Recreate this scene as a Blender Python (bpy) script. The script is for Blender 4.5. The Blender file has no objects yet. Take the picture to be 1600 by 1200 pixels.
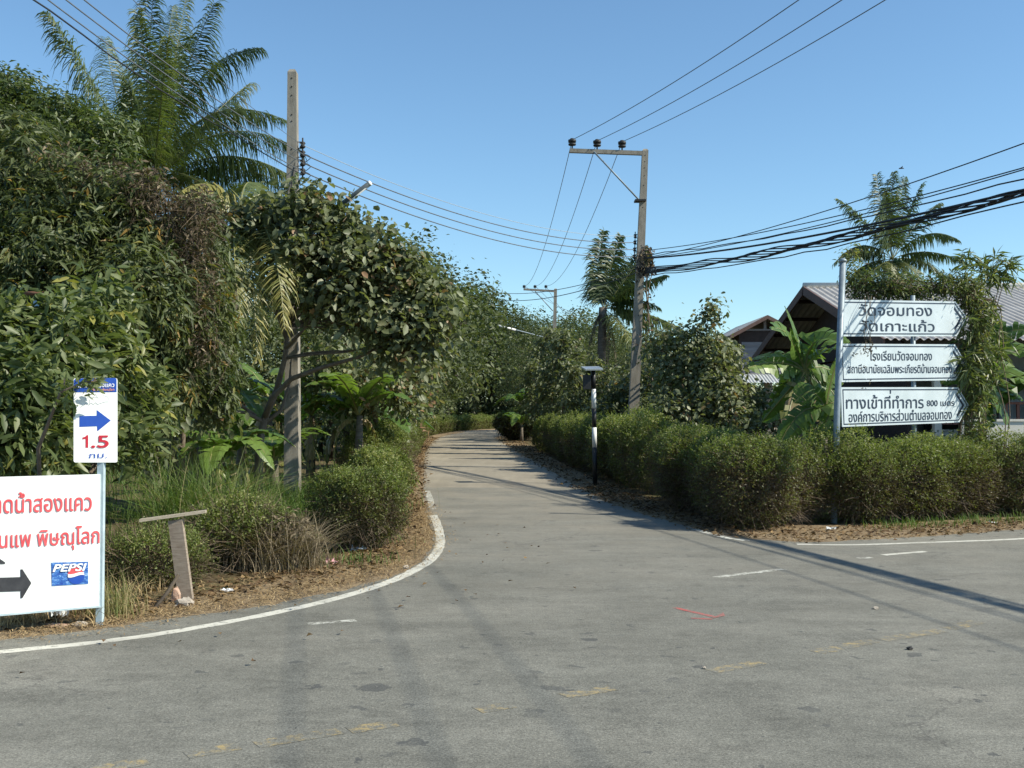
import bpy, math, random
import numpy as np
from mathutils import Vector, Matrix
random.seed(11)
RG = np.random.default_rng(11)
R = math.radians
SC = bpy.context.scene
COL = SC.collection

# ------------------------------------------------------------------ camera, sky, sun, exposure
PITCH = math.atan(45 / 1700)
CAMZ = 1.55
cam = bpy.data.cameras.new('camera')
cam.sensor_width = 36
cam.lens = 1700 / 1600 * 36
cam.clip_start = 0.1
cam.clip_end = 3000
cam_o = bpy.data.objects.new('camera', cam)
cam_o.location = (0, 0, CAMZ)
cam_o.rotation_euler = (math.pi / 2 + PITCH, 0, 0)
COL.objects.link(cam_o)
SC.camera = cam_o

SUN_EL, SUN_AZ = 41.0, 106.0           # azimuth clockwise from +Y
world = bpy.data.worlds.new('World')
SC.world = world
world.use_nodes = True
wn = world.node_tree
bg = wn.nodes['Background']
sky = wn.nodes.new('ShaderNodeTexSky')
sky.sky_type = 'NISHITA'
sky.sun_disc = False
sky.sun_elevation = R(SUN_EL)
sky.sun_rotation = R(SUN_AZ)
sky.air_density = 1.0
sky.dust_density = 0.2
sky.ozone_density = 2.0
sky.altitude = 100
tint = wn.nodes.new('ShaderNodeMix'); tint.data_type = 'RGBA'; tint.blend_type = 'MULTIPLY'; tint.inputs[0].default_value = 1.0
tint.inputs[7].default_value = (.80, .985, 1.04, 1)      # the camera's cool, cyan-leaning white balance
wn.links.new(sky.outputs[0], tint.inputs[6]); wn.links.new(tint.outputs[2], bg.inputs[0])
bg.inputs[1].default_value = 0.100
sd = bpy.data.lights.new('sun', 'SUN')
sd.energy = 4.2
sd.angle = R(0.5)
sd.color = (1.0, 0.95, 0.80)
so = bpy.data.objects.new('sun', sd)
sv = Vector((math.cos(R(SUN_EL)) * math.sin(R(SUN_AZ)), math.cos(R(SUN_EL)) * math.cos(R(SUN_AZ)), math.sin(R(SUN_EL))))
so.rotation_euler = sv.to_track_quat('Z', 'Y').to_euler()
so.location = (20, -5, 30)
COL.objects.link(so)
SC.view_settings.view_transform = 'Standard'
SC.view_settings.look = 'None'
SC.view_settings.exposure = 0.74
SC.view_settings.gamma = 1.0
SC.view_settings.use_curve_mapping = False
SC.cycles.max_bounces = 6
SC.cycles.transparent_max_bounces = 4

# ------------------------------------------------------------------ surveying: photo ray -> place in the world
def ray(px, py):
    xr, zr = (px - 800) / 1700, (600 - py) / 1700
    return Vector((xr, math.cos(PITCH) - zr * math.sin(PITCH), math.sin(PITCH) + zr * math.cos(PITCH)))
def P(px, py, d):
    r = ray(px, py)
    return Vector((0, 0, CAMZ)) + r * (d / r.y)
def G(px, py, z=0.0):
    r = ray(px, py)
    return Vector((0, 0, CAMZ)) + r * ((z - CAMZ) / r.z)

# ------------------------------------------------------------------ object helpers
def tag(o, label=None, cat=None, group=None, kind=None):
    if label: o['label'] = label
    if cat: o['category'] = cat
    if group: o['group'] = group
    if kind: o['kind'] = kind
    return o
def thing(name, label, cat, loc=(0, 0, 0), group=None):
    o = bpy.data.objects.new(name, None)
    o.empty_display_size = 0.2
    COL.objects.link(o)
    o.location = loc
    return tag(o, label, cat, group)
def link_mesh(name, me, mats, parent=None, loc=None):
    for m in (mats if isinstance(mats, (list, tuple)) else [mats]):
        me.materials.append(m)
    o = bpy.data.objects.new(name, me)
    COL.objects.link(o)
    if parent is not None: o.parent = parent
    if loc is not None: o.location = loc
    return o
def root_loc(p):
    v = Vector((0, 0, 0))
    while p is not None:
        v = v + Vector(p.location); p = p.parent
    return v
KIDS = {}
def copy_tree(o, loc=None, rz=0.0, s=None, label=None, parent=None):
    c = o.copy(); COL.objects.link(c)
    if parent is not None: c.parent = parent
    if loc is not None: c.location = loc
    if loc is not None: c.rotation_euler = (0, 0, rz)
    if s is not None: c.scale = s if hasattr(s, '__len__') else (s, s, s)
    if label: c['label'] = label
    for ch in [k for k in COL.objects if k.parent == o]:
        copy_tree(ch, parent=c)
    return c

class MB:
    """collects shapes given in world coordinates; build() links them as ONE mesh"""
    def __init__(s): s.v = []; s.f = []; s.m = []; s.sm = []
    def add(s, vs, fs, mi=0, smooth=False):
        b = len(s.v); s.v += [tuple(v) for v in vs]
        s.f += [tuple(i + b for i in f) for f in fs]
        s.m += [mi] * len(fs); s.sm += [smooth] * len(fs)
        return s
    def box(s, c, size, M=None, mi=0):
        c = Vector(c); hx, hy, hz = [q / 2 for q in size]
        vs = [Vector((x, y, z)) for x in (-hx, hx) for y in (-hy, hy) for z in (-hz, hz)]
        if M is not None: vs = [M @ v for v in vs]
        return s.add([c + v for v in vs], [(0, 1, 3, 2), (4, 6, 7, 5), (0, 4, 5, 1), (2, 3, 7, 6), (0, 2, 6, 4), (1, 5, 7, 3)], mi)
    def tube(s, pts, rad, n=8, mi=0, cap=True, sq=False):
        pts = [Vector(p) for p in pts]
        if not hasattr(rad, '__len__'): rad = [rad] * len(pts)
        vs = []; u = None
        for i, p in enumerate(pts):
            t = (pts[min(i + 1, len(pts) - 1)] - pts[max(i - 1, 0)])
            if t.length < 1e-9: t = Vector((0, 0, 1))
            t.normalize()
            if u is None:
                a = Vector((0, 0, 1)) if abs(t.z) < 0.9 else Vector((1, 0, 0))
                u = t.cross(a).normalized()
            else:
                u = (u - t * u.dot(t))
                u = u.normalized() if u.length > 1e-6 else t.orthogonal().normalized()
            w = t.cross(u)
            for k in range(n):
                an = 2 * math.pi * k / n
                vs.append(p + (u * math.cos(an) + w * math.sin(an)) * rad[i])
        fs = []
        for i in range(len(pts) - 1):
            for k in range(n):
                a, b = i * n + k, i * n + (k + 1) % n
                fs.append((a, b, b + n, a + n))
        if cap:
            fs.append(tuple(range(n))[::-1]); L = (len(pts) - 1) * n
            fs.append(tuple(range(L, L + n)))
        return s.add(vs, fs, mi, n > 5)
    def cyl(s, a, b, r, n=12, mi=0, r2=None): return s.tube([a, b], [r, r if r2 is None else r2], n, mi)
    def sheet(s, pts, mi=0): return s.add(pts, [tuple(range(len(pts)))], mi)
    def plate(s, poly, O, U, V, N, t, mi=0):
        """polygon (u,v) extruded by t along N"""
        O, U, V, N = Vector(O), Vector(U), Vector(V), Vector(N); n = len(poly)
        a = [O + U * u + V * v for u, v in poly]; b = [p + N * t for p in a]
        return s.add(a + b, [tuple(range(n))[::-1], tuple(range(n, 2 * n))] + [(i, (i + 1) % n, n + (i + 1) % n, n + i) for i in range(n)], mi)
    def build(s, name, mats, parent=None, kind=None, label=None):
        me = bpy.data.meshes.new(name)
        o0 = root_loc(parent)
        me.from_pydata([(v[0] - o0.x, v[1] - o0.y, v[2] - o0.z) for v in s.v], [], s.f)
        me.polygons.foreach_set('material_index', s.m)
        me.polygons.foreach_set('use_smooth', s.sm)
        me.update()
        o = link_mesh(name, me, mats, parent)
        return tag(o, label, None, None, kind)
def recenter(o):
    """moves a lone mesh's origin to its base"""
    me = o.data; n = len(me.vertices); a = np.empty(n * 3, np.float32); me.vertices.foreach_get('co', a)
    a = a.reshape(-1, 3); c = np.array([(a[:, 0].min() + a[:, 0].max()) / 2, (a[:, 1].min() + a[:, 1].max()) / 2, a[:, 2].min()])
    me.vertices.foreach_set('co', (a - c).astype(np.float32).ravel()); me.update()
    o.location = c.tolist()
    return o

# ------------------------------------------------------------------ materials
def new_mat(name):
    m = bpy.data.materials.new(name); m.use_nodes = True
    nt = m.node_tree; return m, nt, nt.nodes['Principled BSDF']
def N_(nt, t, **k):
    n = nt.nodes.new(t)
    for a, b in k.items(): setattr(n, a, b)
    return n
def coords(nt, scale=1.0, obj=True):
    tc = N_(nt, 'ShaderNodeTexCoord'); mp = N_(nt, 'ShaderNodeMapping')
    nt.links.new(tc.outputs['Object' if obj else 'Generated'], mp.inputs[0])
    mp.inputs['Scale'].default_value = scale if hasattr(scale, '__len__') else (scale,) * 3
    return mp.outputs[0]
def noise(nt, vec, scale, detail=4, rough=0.6, dist=0.0):
    n = N_(nt, 'ShaderNodeTexNoise'); nt.links.new(vec, n.inputs['Vector'])
    n.inputs['Scale'].default_value = scale; n.inputs['Detail'].default_value = detail
    n.inputs['Roughness'].default_value = rough; n.inputs['Distortion'].default_value = dist
    return n.outputs['Fac']
def ramp(nt, fac, stops, interp='LINEAR'):
    r = N_(nt, 'ShaderNodeValToRGB'); nt.links.new(fac, r.inputs[0]); cr = r.color_ramp; cr.interpolation = interp
    while len(cr.elements) < len(stops): cr.elements.new(0.5)
    for e, (p, c) in zip(cr.elements, stops):
        e.position = p; e.color = (c, c, c, 1) if not hasattr(c, '__len__') else (*c, 1)
    return r.outputs[0]
def mix(nt, fac, a, b, mode='MIX'):
    m = N_(nt, 'ShaderNodeMix', data_type='RGBA', blend_type=mode)
    for v, i in ((fac, 0), (a, 6), (b, 7)):
        if hasattr(v, 'is_output'): nt.links.new(v, m.inputs[i])
        elif hasattr(v, '__len__'): m.inputs[i].default_value = (*v, 1)
        else: m.inputs[i].default_value = v if i == 0 else (v, v, v, 1)
    return m.outputs[2]
def bump(nt, p, h, strength=0.3, dist=0.01):
    b = N_(nt, 'ShaderNodeBump'); b.inputs['Strength'].default_value = strength; b.inputs['Distance'].default_value = dist
    nt.links.new(h, b.inputs['Height']); nt.links.new(b.outputs[0], p.inputs['Normal'])
def surf_mat(name, c1, c2, scale=5, rough=0.7, metal=0.0, bs=0.2, c3=None, stretch=None, spec=None):
    """mottled two/three-colour surface with fine relief"""
    m, nt, p = new_mat(name)
    v = coords(nt, stretch or 1.0)
    f = noise(nt, v, scale, 6, 0.65)
    stops = [(0.3, c1), (0.7, c2)] if c3 is None else [(0.25, c1), (0.5, c2), (0.72, c3)]
    nt.links.new(ramp(nt, f, stops), p.inputs['Base Color'])
    p.inputs['Roughness'].default_value = rough; p.inputs['Metallic'].default_value = metal
    if spec is not None: p.inputs['Specular IOR Level'].default_value = spec
    if bs: bump(nt, p, noise(nt, v, scale * 6, 4, 0.7), bs, 0.01)
    return m
def leaf_mat(name, stops, rough=0.55, trans=0.3, spec=0.35):
    """leaf: every leaf face carries its own 'tone' (age of the leaf, 0..1)"""
    m, nt, p = new_mat(name)
    at = N_(nt, 'ShaderNodeAttribute', attribute_name='tone')
    c = ramp(nt, at.outputs['Fac'], stops)
    v = coords(nt); c = mix(nt, 1.0, c, ramp(nt, noise(nt, v, 9, 3), [(0.3, 0.8), (0.7, 1.15)]), 'MULTIPLY')
    nt.links.new(c, p.inputs['Base Color'])
    p.inputs['Roughness'].default_value = rough
    p.inputs['Specular IOR Level'].default_value = spec
    tr = N_(nt, 'ShaderNodeBsdfTranslucent')
    nt.links.new(mix(nt, 1.0, c, (1.25, 1.35, 0.6), 'MULTIPLY'), tr.inputs[0])
    mx = N_(nt, 'ShaderNodeMixShader'); mx.inputs[0].default_value = trans
    nt.links.new(p.outputs[0], mx.inputs[1]); nt.links.new(tr.outputs[0], mx.inputs[2])
    nt.links.new(mx.outputs[0], nt.nodes['Material Output'].inputs[0])
    return m
M = {}
M['mango'] = leaf_mat('mango_leaf', [(0, (.036, .050, .018)), (.45, (.088, .112, .042)), (.8, (.155, .178, .078)), (.95, (.21, .205, .06)), (1, (.29, .18, .05))], .5, .36, .38)
M['shrubleaf'] = leaf_mat('shrub_leaf', [(0, (.06, .088, .03)), (.5, (.118, .152, .052)), (.9, (.20, .225, .095)), (1, (.3, .28, .07))], .45, .38, .5)
M['teak'] = leaf_mat('dusty_leaf', [(0, (.066, .082, .036)), (.5, (.145, .165, .080)), (.88, (.24, .26, .145)), (.97, (.27, .22, .12)), (1, (.3, .18, .1))], .5, .36, .5)
M['far'] = leaf_mat('forest_leaf', [(0, (.035, .052, .022)), (.5, (.085, .108, .042)), (.9, (.16, .185, .085)), (1, (.22, .19, .08))], .55, .35, .4)
M['hedge'] = leaf_mat('hedge_leaf', [(0, (.075, .055, .03)), (.2, (.118, .105, .048)), (.42, (.135, .145, .052)), (.62, (.155, .18, .055)), (.85, (.16, .215, .055)), (1, (.34, .34, .14))], .5, .4, .4)
M['palm'] = leaf_mat('palm_leaf', [(0, (.045, .07, .024)), (.5, (.095, .13, .04)), (.8, (.17, .185, .055)), (1, (.33, .29, .09))], .45, .35, .5)
M['banana'] = leaf_mat('banana_leaf', [(0, (.04, .085, .018)), (.5, (.095, .165, .032)), (.8, (.17, .25, .055)), (.93, (.24, .24, .08)), (1, (.36, .27, .17))], .35, .4, .5)
M['dry'] = leaf_mat('dry_leaf', [(0, (.065, .048, .034)), (.5, (.15, .115, .078)), (1, (.32, .26, .17))], .8, .2, .2)
M['grass'] = leaf_mat('grass_blade', [(0, (.045, .10, .018)), (.5, (.10, .17, .035)), (.85, (.2, .22, .08)), (1, (.35, .29, .15))], .6, .35, .3)
M['litter'] = leaf_mat('dead_litter', [(0, (.045, .028, .018)), (.4, (.12, .075, .042)), (.75, (.27, .18, .09)), (1, (.48, .36, .2))], .9, .1, .1)
M['bark'] = surf_mat('grey_bark', (.09, .065, .045), (.2, .16, .12), 9, .9, 0, .6, stretch=(1, 1, .35))
M['darkbark'] = surf_mat('dark_bark', (.035, .026, .02), (.09, .07, .05), 9, .9, 0, .6, stretch=(1, 1, .35))
M['twig'] = surf_mat('twig_bark', (.09, .06, .04), (.2, .15, .1), 20, .9, 0, .2)
M['palmbark'] = surf_mat('palm_bark', (.08, .065, .05), (.18, .15, .12), 7, .9, 0, .6, stretch=(.4, .4, 4))
M['rachis'] = surf_mat('frond_midrib', (.12, .13, .04), (.24, .22, .08), 6, .5, 0, .1)
M['concrete'] = surf_mat('pole_concrete', (.13, .115, .09), (.25, .225, .185), 5, .85, 0, .35, c3=(.31, .28, .235), stretch=(2, 2, .5))
M['darkhole'] = surf_mat('bolt_hole', (.03, .028, .025), (.06, .055, .05), 20, .9)
M['steel'] = surf_mat('galvanised_steel', (.38, .42, .43), (.5, .54, .55), 12, .45, .35, .05)
M['bluepaint'] = surf_mat('pale_blue_painted_pipe', (.33, .42, .46), (.5, .6, .64), 12, .5, 0, .1)
M['graypipe'] = surf_mat('grey_painted_pipe', (.16, .20, .23), (.26, .31, .35), 10, .5, .2, .1)
M['blackmetal'] = surf_mat('dark_iron', (.015, .015, .016), (.04, .038, .036), 15, .6, .2, .1)
M['cable'] = surf_mat('cable_rubber', (.012, .012, .014), (.03, .03, .032), 8, .6, 0, 0)
M['wire'] = surf_mat('aluminium_wire', (.09, .10, .11), (.16, .17, .18), 8, .6, .2, 0)
M['signblue'] = surf_mat('sign_blue_paint', (.012, .06, .33), (.018, .075, .4), 10, .35, 0, 0)
M['signwhite'] = surf_mat('sign_white_sheet', (.74, .75, .73), (.90, .90, .89), 1.8, .35, 0, 0)
M['signred'] = surf_mat('sign_red_paint', (.62, .06, .07), (.74, .11, .12), 10, .5, 0, 0)
M['signdkred'] = surf_mat('number_dark_red', (.42, .012, .03), (.5, .02, .04), 10, .4, 0, 0)
M['signblack'] = surf_mat('arrow_black_paint', (.02, .02, .025), (.05, .05, .055), 14, .5, 0, 0)
M['orange'] = surf_mat('orange_print', (.8, .3, .05), (.85, .36, .08), 10, .5, 0, 0)
M['reflect'] = surf_mat('grey_white_reflective_sheet', (.42, .48, .51), (.57, .63, .67), 1.6, .3, 0, 0)
M['navy'] = surf_mat('navy_print', (.012, .02, .045), (.02, .035, .065), 8, .4, 0, 0)
M['black'] = surf_mat('black_paint', (.008, .008, .009), (.02, .02, .02), 10, .5, 0, .1)
M['white'] = surf_mat('white_paint', (.6, .6, .58), (.78, .78, .76), 8, .5, 0, .1)
M['wood'] = surf_mat('weathered_wood', (.2, .15, .11), (.36, .3, .24), 12, .9, 0, .5, stretch=(1, 1, 6))
M['woodtop'] = surf_mat('pale_weathered_board', (.3, .25, .18), (.46, .4, .31), 14, .9, 0, .4, stretch=(.6, 8, 8))
M['brick'] = surf_mat('broken_brick', (.36, .2, .14), (.5, .36, .27), 20, .95, 0, .6)
M['stone'] = surf_mat('pale_stone', (.3, .25, .2), (.5, .44, .37), 20, .95, 0, .6)
M['plastic'] = surf_mat('plastic_bag', (.55, .6, .65), (.85, .87, .9), 15, .3, 0, .3)
M['pinkplastic'] = surf_mat('pink_wrapper', (.7, .25, .3), (.85, .6, .62), 25, .4, 0, .2)
M['rust'] = surf_mat('rusty_iron', (.1, .045, .025), (.2, .09, .05), 20, .9, 0, .3)
M['bucket'] = surf_mat('black_plastic', (.012, .012, .012), (.03, .03, .03), 10, .35, 0, 0)

def asphalt_color(nt, v):
    """weathered grey chip-seal with dark bitumen spots, pale grit, tan dust towards the side road"""
    base = ramp(nt, noise(nt, v, 0.55, 5, .6, .3), [(.3, (.128, .125, .106)), (.55, (.166, .161, .137)), (.75, (.20, .19, .16))])
    grain = ramp(nt, noise(nt, v, 75, 3, .9), [(.28, .42), (.5, 1.0), (.74, 1.75)])
    c = mix(nt, 1, base, grain, 'MULTIPLY')
    c = mix(nt, .7, c, ramp(nt, noise(nt, v, 17, 5, .85), [(.3, .68), (.5, 1.0), (.7, 1.25)]), 'MULTIPLY')
    c = mix(nt, .8, c, ramp(nt, noise(nt, v, 2.6, 5, .75), [(.33, .75), (.5, 1.0), (.7, 1.1)]), 'MULTIPLY')
    # broad worn patches, streaked along the wheel direction
    mp = N_(nt, 'ShaderNodeMapping'); nt.links.new(v, mp.inputs[0])
    mp.inputs['Rotation'].default_value = (0, 0, R(-33)); mp.inputs['Scale'].default_value = (.35, 1.6, 1)
    st = ramp(nt, noise(nt, mp.outputs[0], 1.1, 6, .7), [(.35, .80), (.62, 1.12)])
    c = mix(nt, .8, c, st, 'MULTIPLY')
    # bitumen spots with ragged edges
    wv = N_(nt, 'ShaderNodeVectorMath', operation='ADD'); nt.links.new(v, wv.inputs[0])
    nz = N_(nt, 'ShaderNodeTexNoise'); nt.links.new(v, nz.inputs['Vector']); nz.inputs['Scale'].default_value = 14
    sc = N_(nt, 'ShaderNodeVectorMath', operation='SCALE'); nt.links.new(nz.outputs['Color'], sc.inputs[0]); sc.inputs['Scale'].default_value = .16
    nt.links.new(sc.outputs[0], wv.inputs[1])
    for scl, thr, amt in ((2.9, .12, .75), (4.9, .14, .8), (8.5, .15, .7)):
        vo = N_(nt, 'ShaderNodeTexVoronoi'); nt.links.new(wv.outputs[0], vo.inputs['Vector']); vo.inputs['Scale'].default_value = scl
        vo.inputs['Randomness'].default_value = 1.0
        # only some cells carry a spot: its size comes from the cell colour
        sp = N_(nt, 'ShaderNodeSeparateColor'); nt.links.new(vo.outputs['Color'], sp.inputs[0])
        szr = ramp(nt, sp.outputs[0], [(.68, 0.0), (1.0, 1.0)])
        mu = N_(nt, 'ShaderNodeMath', operation='MULTIPLY'); nt.links.new(szr, mu.inputs[0]); mu.inputs[1].default_value = thr * 2.2
        su = N_(nt, 'ShaderNodeMath', operation='SUBTRACT'); nt.links.new(mu.outputs[0], su.inputs[0]); nt.links.new(vo.outputs['Distance'], su.inputs[1])
        mk = ramp(nt, su.outputs[0], [(0.0, 0.0), (.02, 1.0)])
        m2 = N_(nt, 'ShaderNodeMath', operation='MULTIPLY'); nt.links.new(mk, m2.inputs[0]); m2.inputs[1].default_value = amt
        pm = mix(nt, 1, m2.outputs[0], ramp(nt, noise(nt, v, .45 + scl * .07, 3, .6), [(.42, .08), (.58, 1.0)]), 'MULTIPLY')
        c = mix(nt, pm, c, (.058, .060, .060))
    # grit
    g = ramp(nt, noise(nt, v, 45, 3, .9), [(.63, 0.0), (.70, .7)])
    c = mix(nt, g, c, (.4, .37, .31))
    # dust carried in from the side road
    sx = N_(nt, 'ShaderNodeSeparateXYZ'); nt.links.new(v, sx.inputs[0])
    mr = N_(nt, 'ShaderNodeMapRange'); nt.links.new(sx.outputs[1], mr.inputs[0])
    mr.inputs['From Min'].default_value = 6; mr.inputs['From Max'].default_value = 21
    d = N_(nt, 'ShaderNodeMath', operation='MULTIPLY'); nt.links.new(mr.outputs[0], d.inputs[0])
    nt.links.new(ramp(nt, noise(nt, v, .8, 5, .7), [(.35, .15), (.65, .85)]), d.inputs[1])
    c = mix(nt, d.outputs[0], c, (.25, .222, .175))
    # hairline cracks, only in places
    ck = N_(nt, 'ShaderNodeTexVoronoi', feature='DISTANCE_TO_EDGE'); nt.links.new(wv.outputs[0], ck.inputs['Vector']); ck.inputs['Scale'].default_value = .9
    ckm = ramp(nt, ck.outputs['Distance'], [(0.0, 1.0), (.012, 0.0)])
    ckm = mix(nt, 1, ckm, ramp(nt, noise(nt, v, .6, 2, .5), [(.52, 0.0), (.62, .55)]), 'MULTIPLY')
    c = mix(nt, ckm, c, (.07, .065, .06))
    return c
def road_material(name, paint=None, wear=(.4, .55)):
    m, nt, p = new_mat(name)
    v = coords(nt); c = asphalt_color(nt, v)
    if paint is not None:
        w = ramp(nt, noise(nt, v, 16, 6, .8), [(wear[0], 0.0), (wear[1], 1.0)])
        w2 = ramp(nt, noise(nt, v, 1.3, 2, .5), [(.32, .5), (.5, 1.0)])
        w = mix(nt, 1, w, w2, 'MULTIPLY')
        c = mix(nt, w, c, paint)
    nt.links.new(c, p.inputs['Base Color']); p.inputs['Roughness'].default_value = .88
    p.inputs['Specular IOR Level'].default_value = .3
    bump(nt, p, noise(nt, v, 90, 3, .7), .45, .006)
    return m
M['asphalt'] = road_material('asphalt')
M['linepaint'] = road_material('worn_white_line', (.55, .53, .46), (.34, .47))
M['fadedline'] = road_material('faded_white_line', (.55, .54, .48), (.44, .56))
M['yellowline'] = road_material('worn_yellow_line', (.36, .27, .12), (.49, .66))
M['redmark'] = road_material('red_spray_paint', (.42, .09, .08), (.38, .56))
def side_mat():
    m, nt, p = new_mat('dusty_concrete'); v = coords(nt)
    c = ramp(nt, noise(nt, v, .5, 6, .6), [(.3, (.225, .195, .148)), (.7, (.30, .262, .20))])
    c = mix(nt, 1, c, ramp(nt, noise(nt, v, 60, 3, .8), [(.3, .8), (.7, 1.2)]), 'MULTIPLY')
    mp = N_(nt, 'ShaderNodeMapping'); nt.links.new(v, mp.inputs[0]); mp.inputs['Scale'].default_value = (1.6, .12, 1)
    c = mix(nt, .7, c, ramp(nt, noise(nt, mp.outputs[0], 1.5, 4, .6), [(.35, .82), (.65, 1.1)]), 'MULTIPLY')
    nt.links.new(c, p.inputs['Base Color']); p.inputs['Roughness'].default_value = .92
    bump(nt, p, noise(nt, v, 60, 3, .7), .3, .005)
    return m
M['side'] = side_mat()
def soil_mat(name, a, b, c3, sc=3):
    m, nt, p = new_mat(name); v = coords(nt)
    c = ramp(nt, noise(nt, v, sc, 8, .75, .4), [(.3, a), (.5, b), (.68, c3)])
    c = mix(nt, 1, c, ramp(nt, noise(nt, v, 40, 4, .8), [(.3, .6), (.7, 1.35)]), 'MULTIPLY')
    nt.links.new(c, p.inputs['Base Color']); p.inputs['Roughness'].default_value = .95
    p.inputs['Specular IOR Level'].default_value = .1
    bump(nt, p, noise(nt, v, 25, 6, .8), .8, .03)
    return m
M['soil'] = soil_mat('dry_soil', (.07, .05, .03), (.13, .10, .055), (.12, .13, .05), 1.2)
M['verge'] = soil_mat('straw_dirt', (.15, .105, .065), (.27, .20, .125), (.38, .29, .18))
# ------------------------------------------------------------------ foliage machinery (numpy)
def nrm(a): return a / np.maximum(np.linalg.norm(a, axis=-1, keepdims=True), 1e-9)
Z3 = np.array([0., 0., 1.])
class Leaves:
    def __init__(s): s.V = []; s.T = []; s.A = []; s.M = []; s.n = 0
    def add(s, v, t, tone, mi=0):
        s.V.append(v.reshape(-1, 3)); s.T.append(t + s.n); s.A.append(tone); s.M.append(np.full(len(t), mi, np.int32)); s.n += v.size // 3
    def leaf(s, p, d, nn, L, W, tone, style=4, fold=.25, droop=.15, mi=0):
        n = len(p); L = np.broadcast_to(np.asarray(L, float), (n,))[:, None]; W = np.broadcast_to(np.asarray(W, float), (n,))[:, None]
        d = nrm(d); sd_ = nrm(np.cross(d, nn)); up = np.cross(sd_, d)
        base = p; tip = p + d * L - Z3 * L * droop
        if style == 2:
            l = p + d * L * .45 + sd_ * W * .5 + up * W * fold; r = p + d * L * .45 - sd_ * W * .5 + up * W * fold
            v = np.stack([base, l, tip, r], 1); tri = np.array([[0, 1, 2], [0, 2, 3]])
        elif style == 4:
            mid = p + d * L * .5 - Z3 * L * droop * .25
            l = p + d * L * .42 + sd_ * W * .5 + up * W * fold; r = p + d * L * .42 - sd_ * W * .5 + up * W * fold
            v = np.stack([base, l, mid, tip, r], 1); tri = np.array([[0, 1, 2], [1, 3, 2], [0, 2, 4], [2, 3, 4]])
        else:
            mid = p + d * L * .5 - Z3 * L * droop * .25
            f = up * W * fold
            l1 = p + d * L * .18 + sd_ * W * .36 + f; l2 = p + d * L * .62 + sd_ * W * .5 + f * .8 - Z3 * L * droop * .4
            r1 = p + d * L * .18 - sd_ * W * .36 + f; r2 = p + d * L * .62 - sd_ * W * .5 + f * .8 - Z3 * L * droop * .4
            v = np.stack([base, l1, l2, tip, r2, r1, mid], 1); tri = np.array([[0, 1, 6], [1, 2, 6], [2, 3, 6], [3, 4, 6], [4, 5, 6], [5, 0, 6]])
        k = v.shape[1]
        t = (tri[None] + (np.arange(n) * k)[:, None, None]).reshape(-1, 3)
        s.add(v, t, np.repeat(np.clip(tone, 0, 1), len(tri)), mi)
    def strip(s, pts, side, w, tone, mi=0):
        """ribbons: pts (n,k,3), side (n,3) or (n,k,3), w (n,k)"""
        n, k, _ = pts.shape
        if side.ndim == 2: side = side[:, None, :]
        a = pts + side * w[..., None] * .5; b = pts - side * w[..., None] * .5
        v = np.concatenate([a, b], 1); tri = []
        for i in range(k - 1): tri += [[i, i + 1, k + i], [i + 1, k + i + 1, k + i]]
        tri = np.array(tri)
        t = (tri[None] + (np.arange(n) * 2 * k)[:, None, None]).reshape(-1, 3)
        s.add(v, t, np.repeat(np.clip(tone, 0, 1), len(tri)), mi)
    def build(s, name, mats, parent=None, kind=None, smooth=False):
        V = np.concatenate(s.V).astype(np.float32); T = np.concatenate(s.T).astype(np.int32); A = np.concatenate(s.A).astype(np.float32); Mi = np.concatenate(s.M)
        o0 = root_loc(parent); V = V - np.array([o0.x, o0.y, o0.z], np.float32)
        me = bpy.data.meshes.new(name); nt = len(T)
        me.vertices.add(len(V)); me.vertices.foreach_set('co', V.ravel())
        me.loops.add(nt * 3); me.loops.foreach_set('vertex_index', T.ravel())
        me.polygons.add(nt); me.polygons.foreach_set('loop_start', np.arange(0, nt * 3, 3, dtype=np.int32))
        me.polygons.foreach_set('material_index', Mi)
        if smooth: me.polygons.foreach_set('use_smooth', np.ones(nt, bool))
        me.update(calc_edges=True)
        at = me.attributes.new('tone', 'FLOAT', 'FACE'); at.data.foreach_set('value', A)
        o = link_mesh(name, me, mats, parent)
        if kind: o['kind'] = kind
        return o

def lump(d, seed):
    """cheap smooth lumpiness on directions"""
    r = np.random.default_rng(seed); f = np.zeros(len(d))
    for k in range(6):
        w = r.normal(size=3) * (2 + k); f += np.sin(d @ w + r.uniform(0, 6.28)) / (1 + .5 * k)
    return f / 2.6
def shell_points(c, rad, n, seed=0, inner=.45, lumpy=.22):
    d = nrm(RG.normal(size=(n, 3))); rr = inner + (1 - inner) * RG.random(n) ** .55
    rr = rr * (1 + lumpy * lump(d, seed))
    p = np.array(c) + d * rr[:, None] * np.array(rad)
    return p, nrm(d / np.array(rad)), rr
SPEC = {
 # k leaves per twig, length, width, spread of the whorl, droop, style
 'mango': dict(k=11, L=.15, W=.038, spread=1.0, droop=.6, style=4, fold=.22, tw=.05, ax=.4),
 'shrub': dict(k=8, L=.15, W=.045, spread=.9, droop=.2, style=6, fold=.15, tw=.07, ax=.6),
 'teak': dict(k=9, L=.135, W=.085, spread=1.1, droop=.4, style=6, fold=.16, tw=.13, ax=.3),
 'sapling': dict(k=5, L=.24, W=.11, spread=1.1, droop=.4, style=4, fold=.15, tw=.12, ax=.3),
 'forest': dict(k=8, L=.27, W=.14, spread=1.2, droop=.2, style=2, fold=.15, tw=.28, ax=.4),
 'fine': dict(k=8, L=.12, W=.035, spread=1.1, droop=.3, style=2, fold=.15, tw=.10, ax=.4),
 'acacia': dict(k=10, L=.12, W=.05, spread=1.2, droop=.1, style=2, fold=.1, tw=.16, ax=.4),
}
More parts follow.
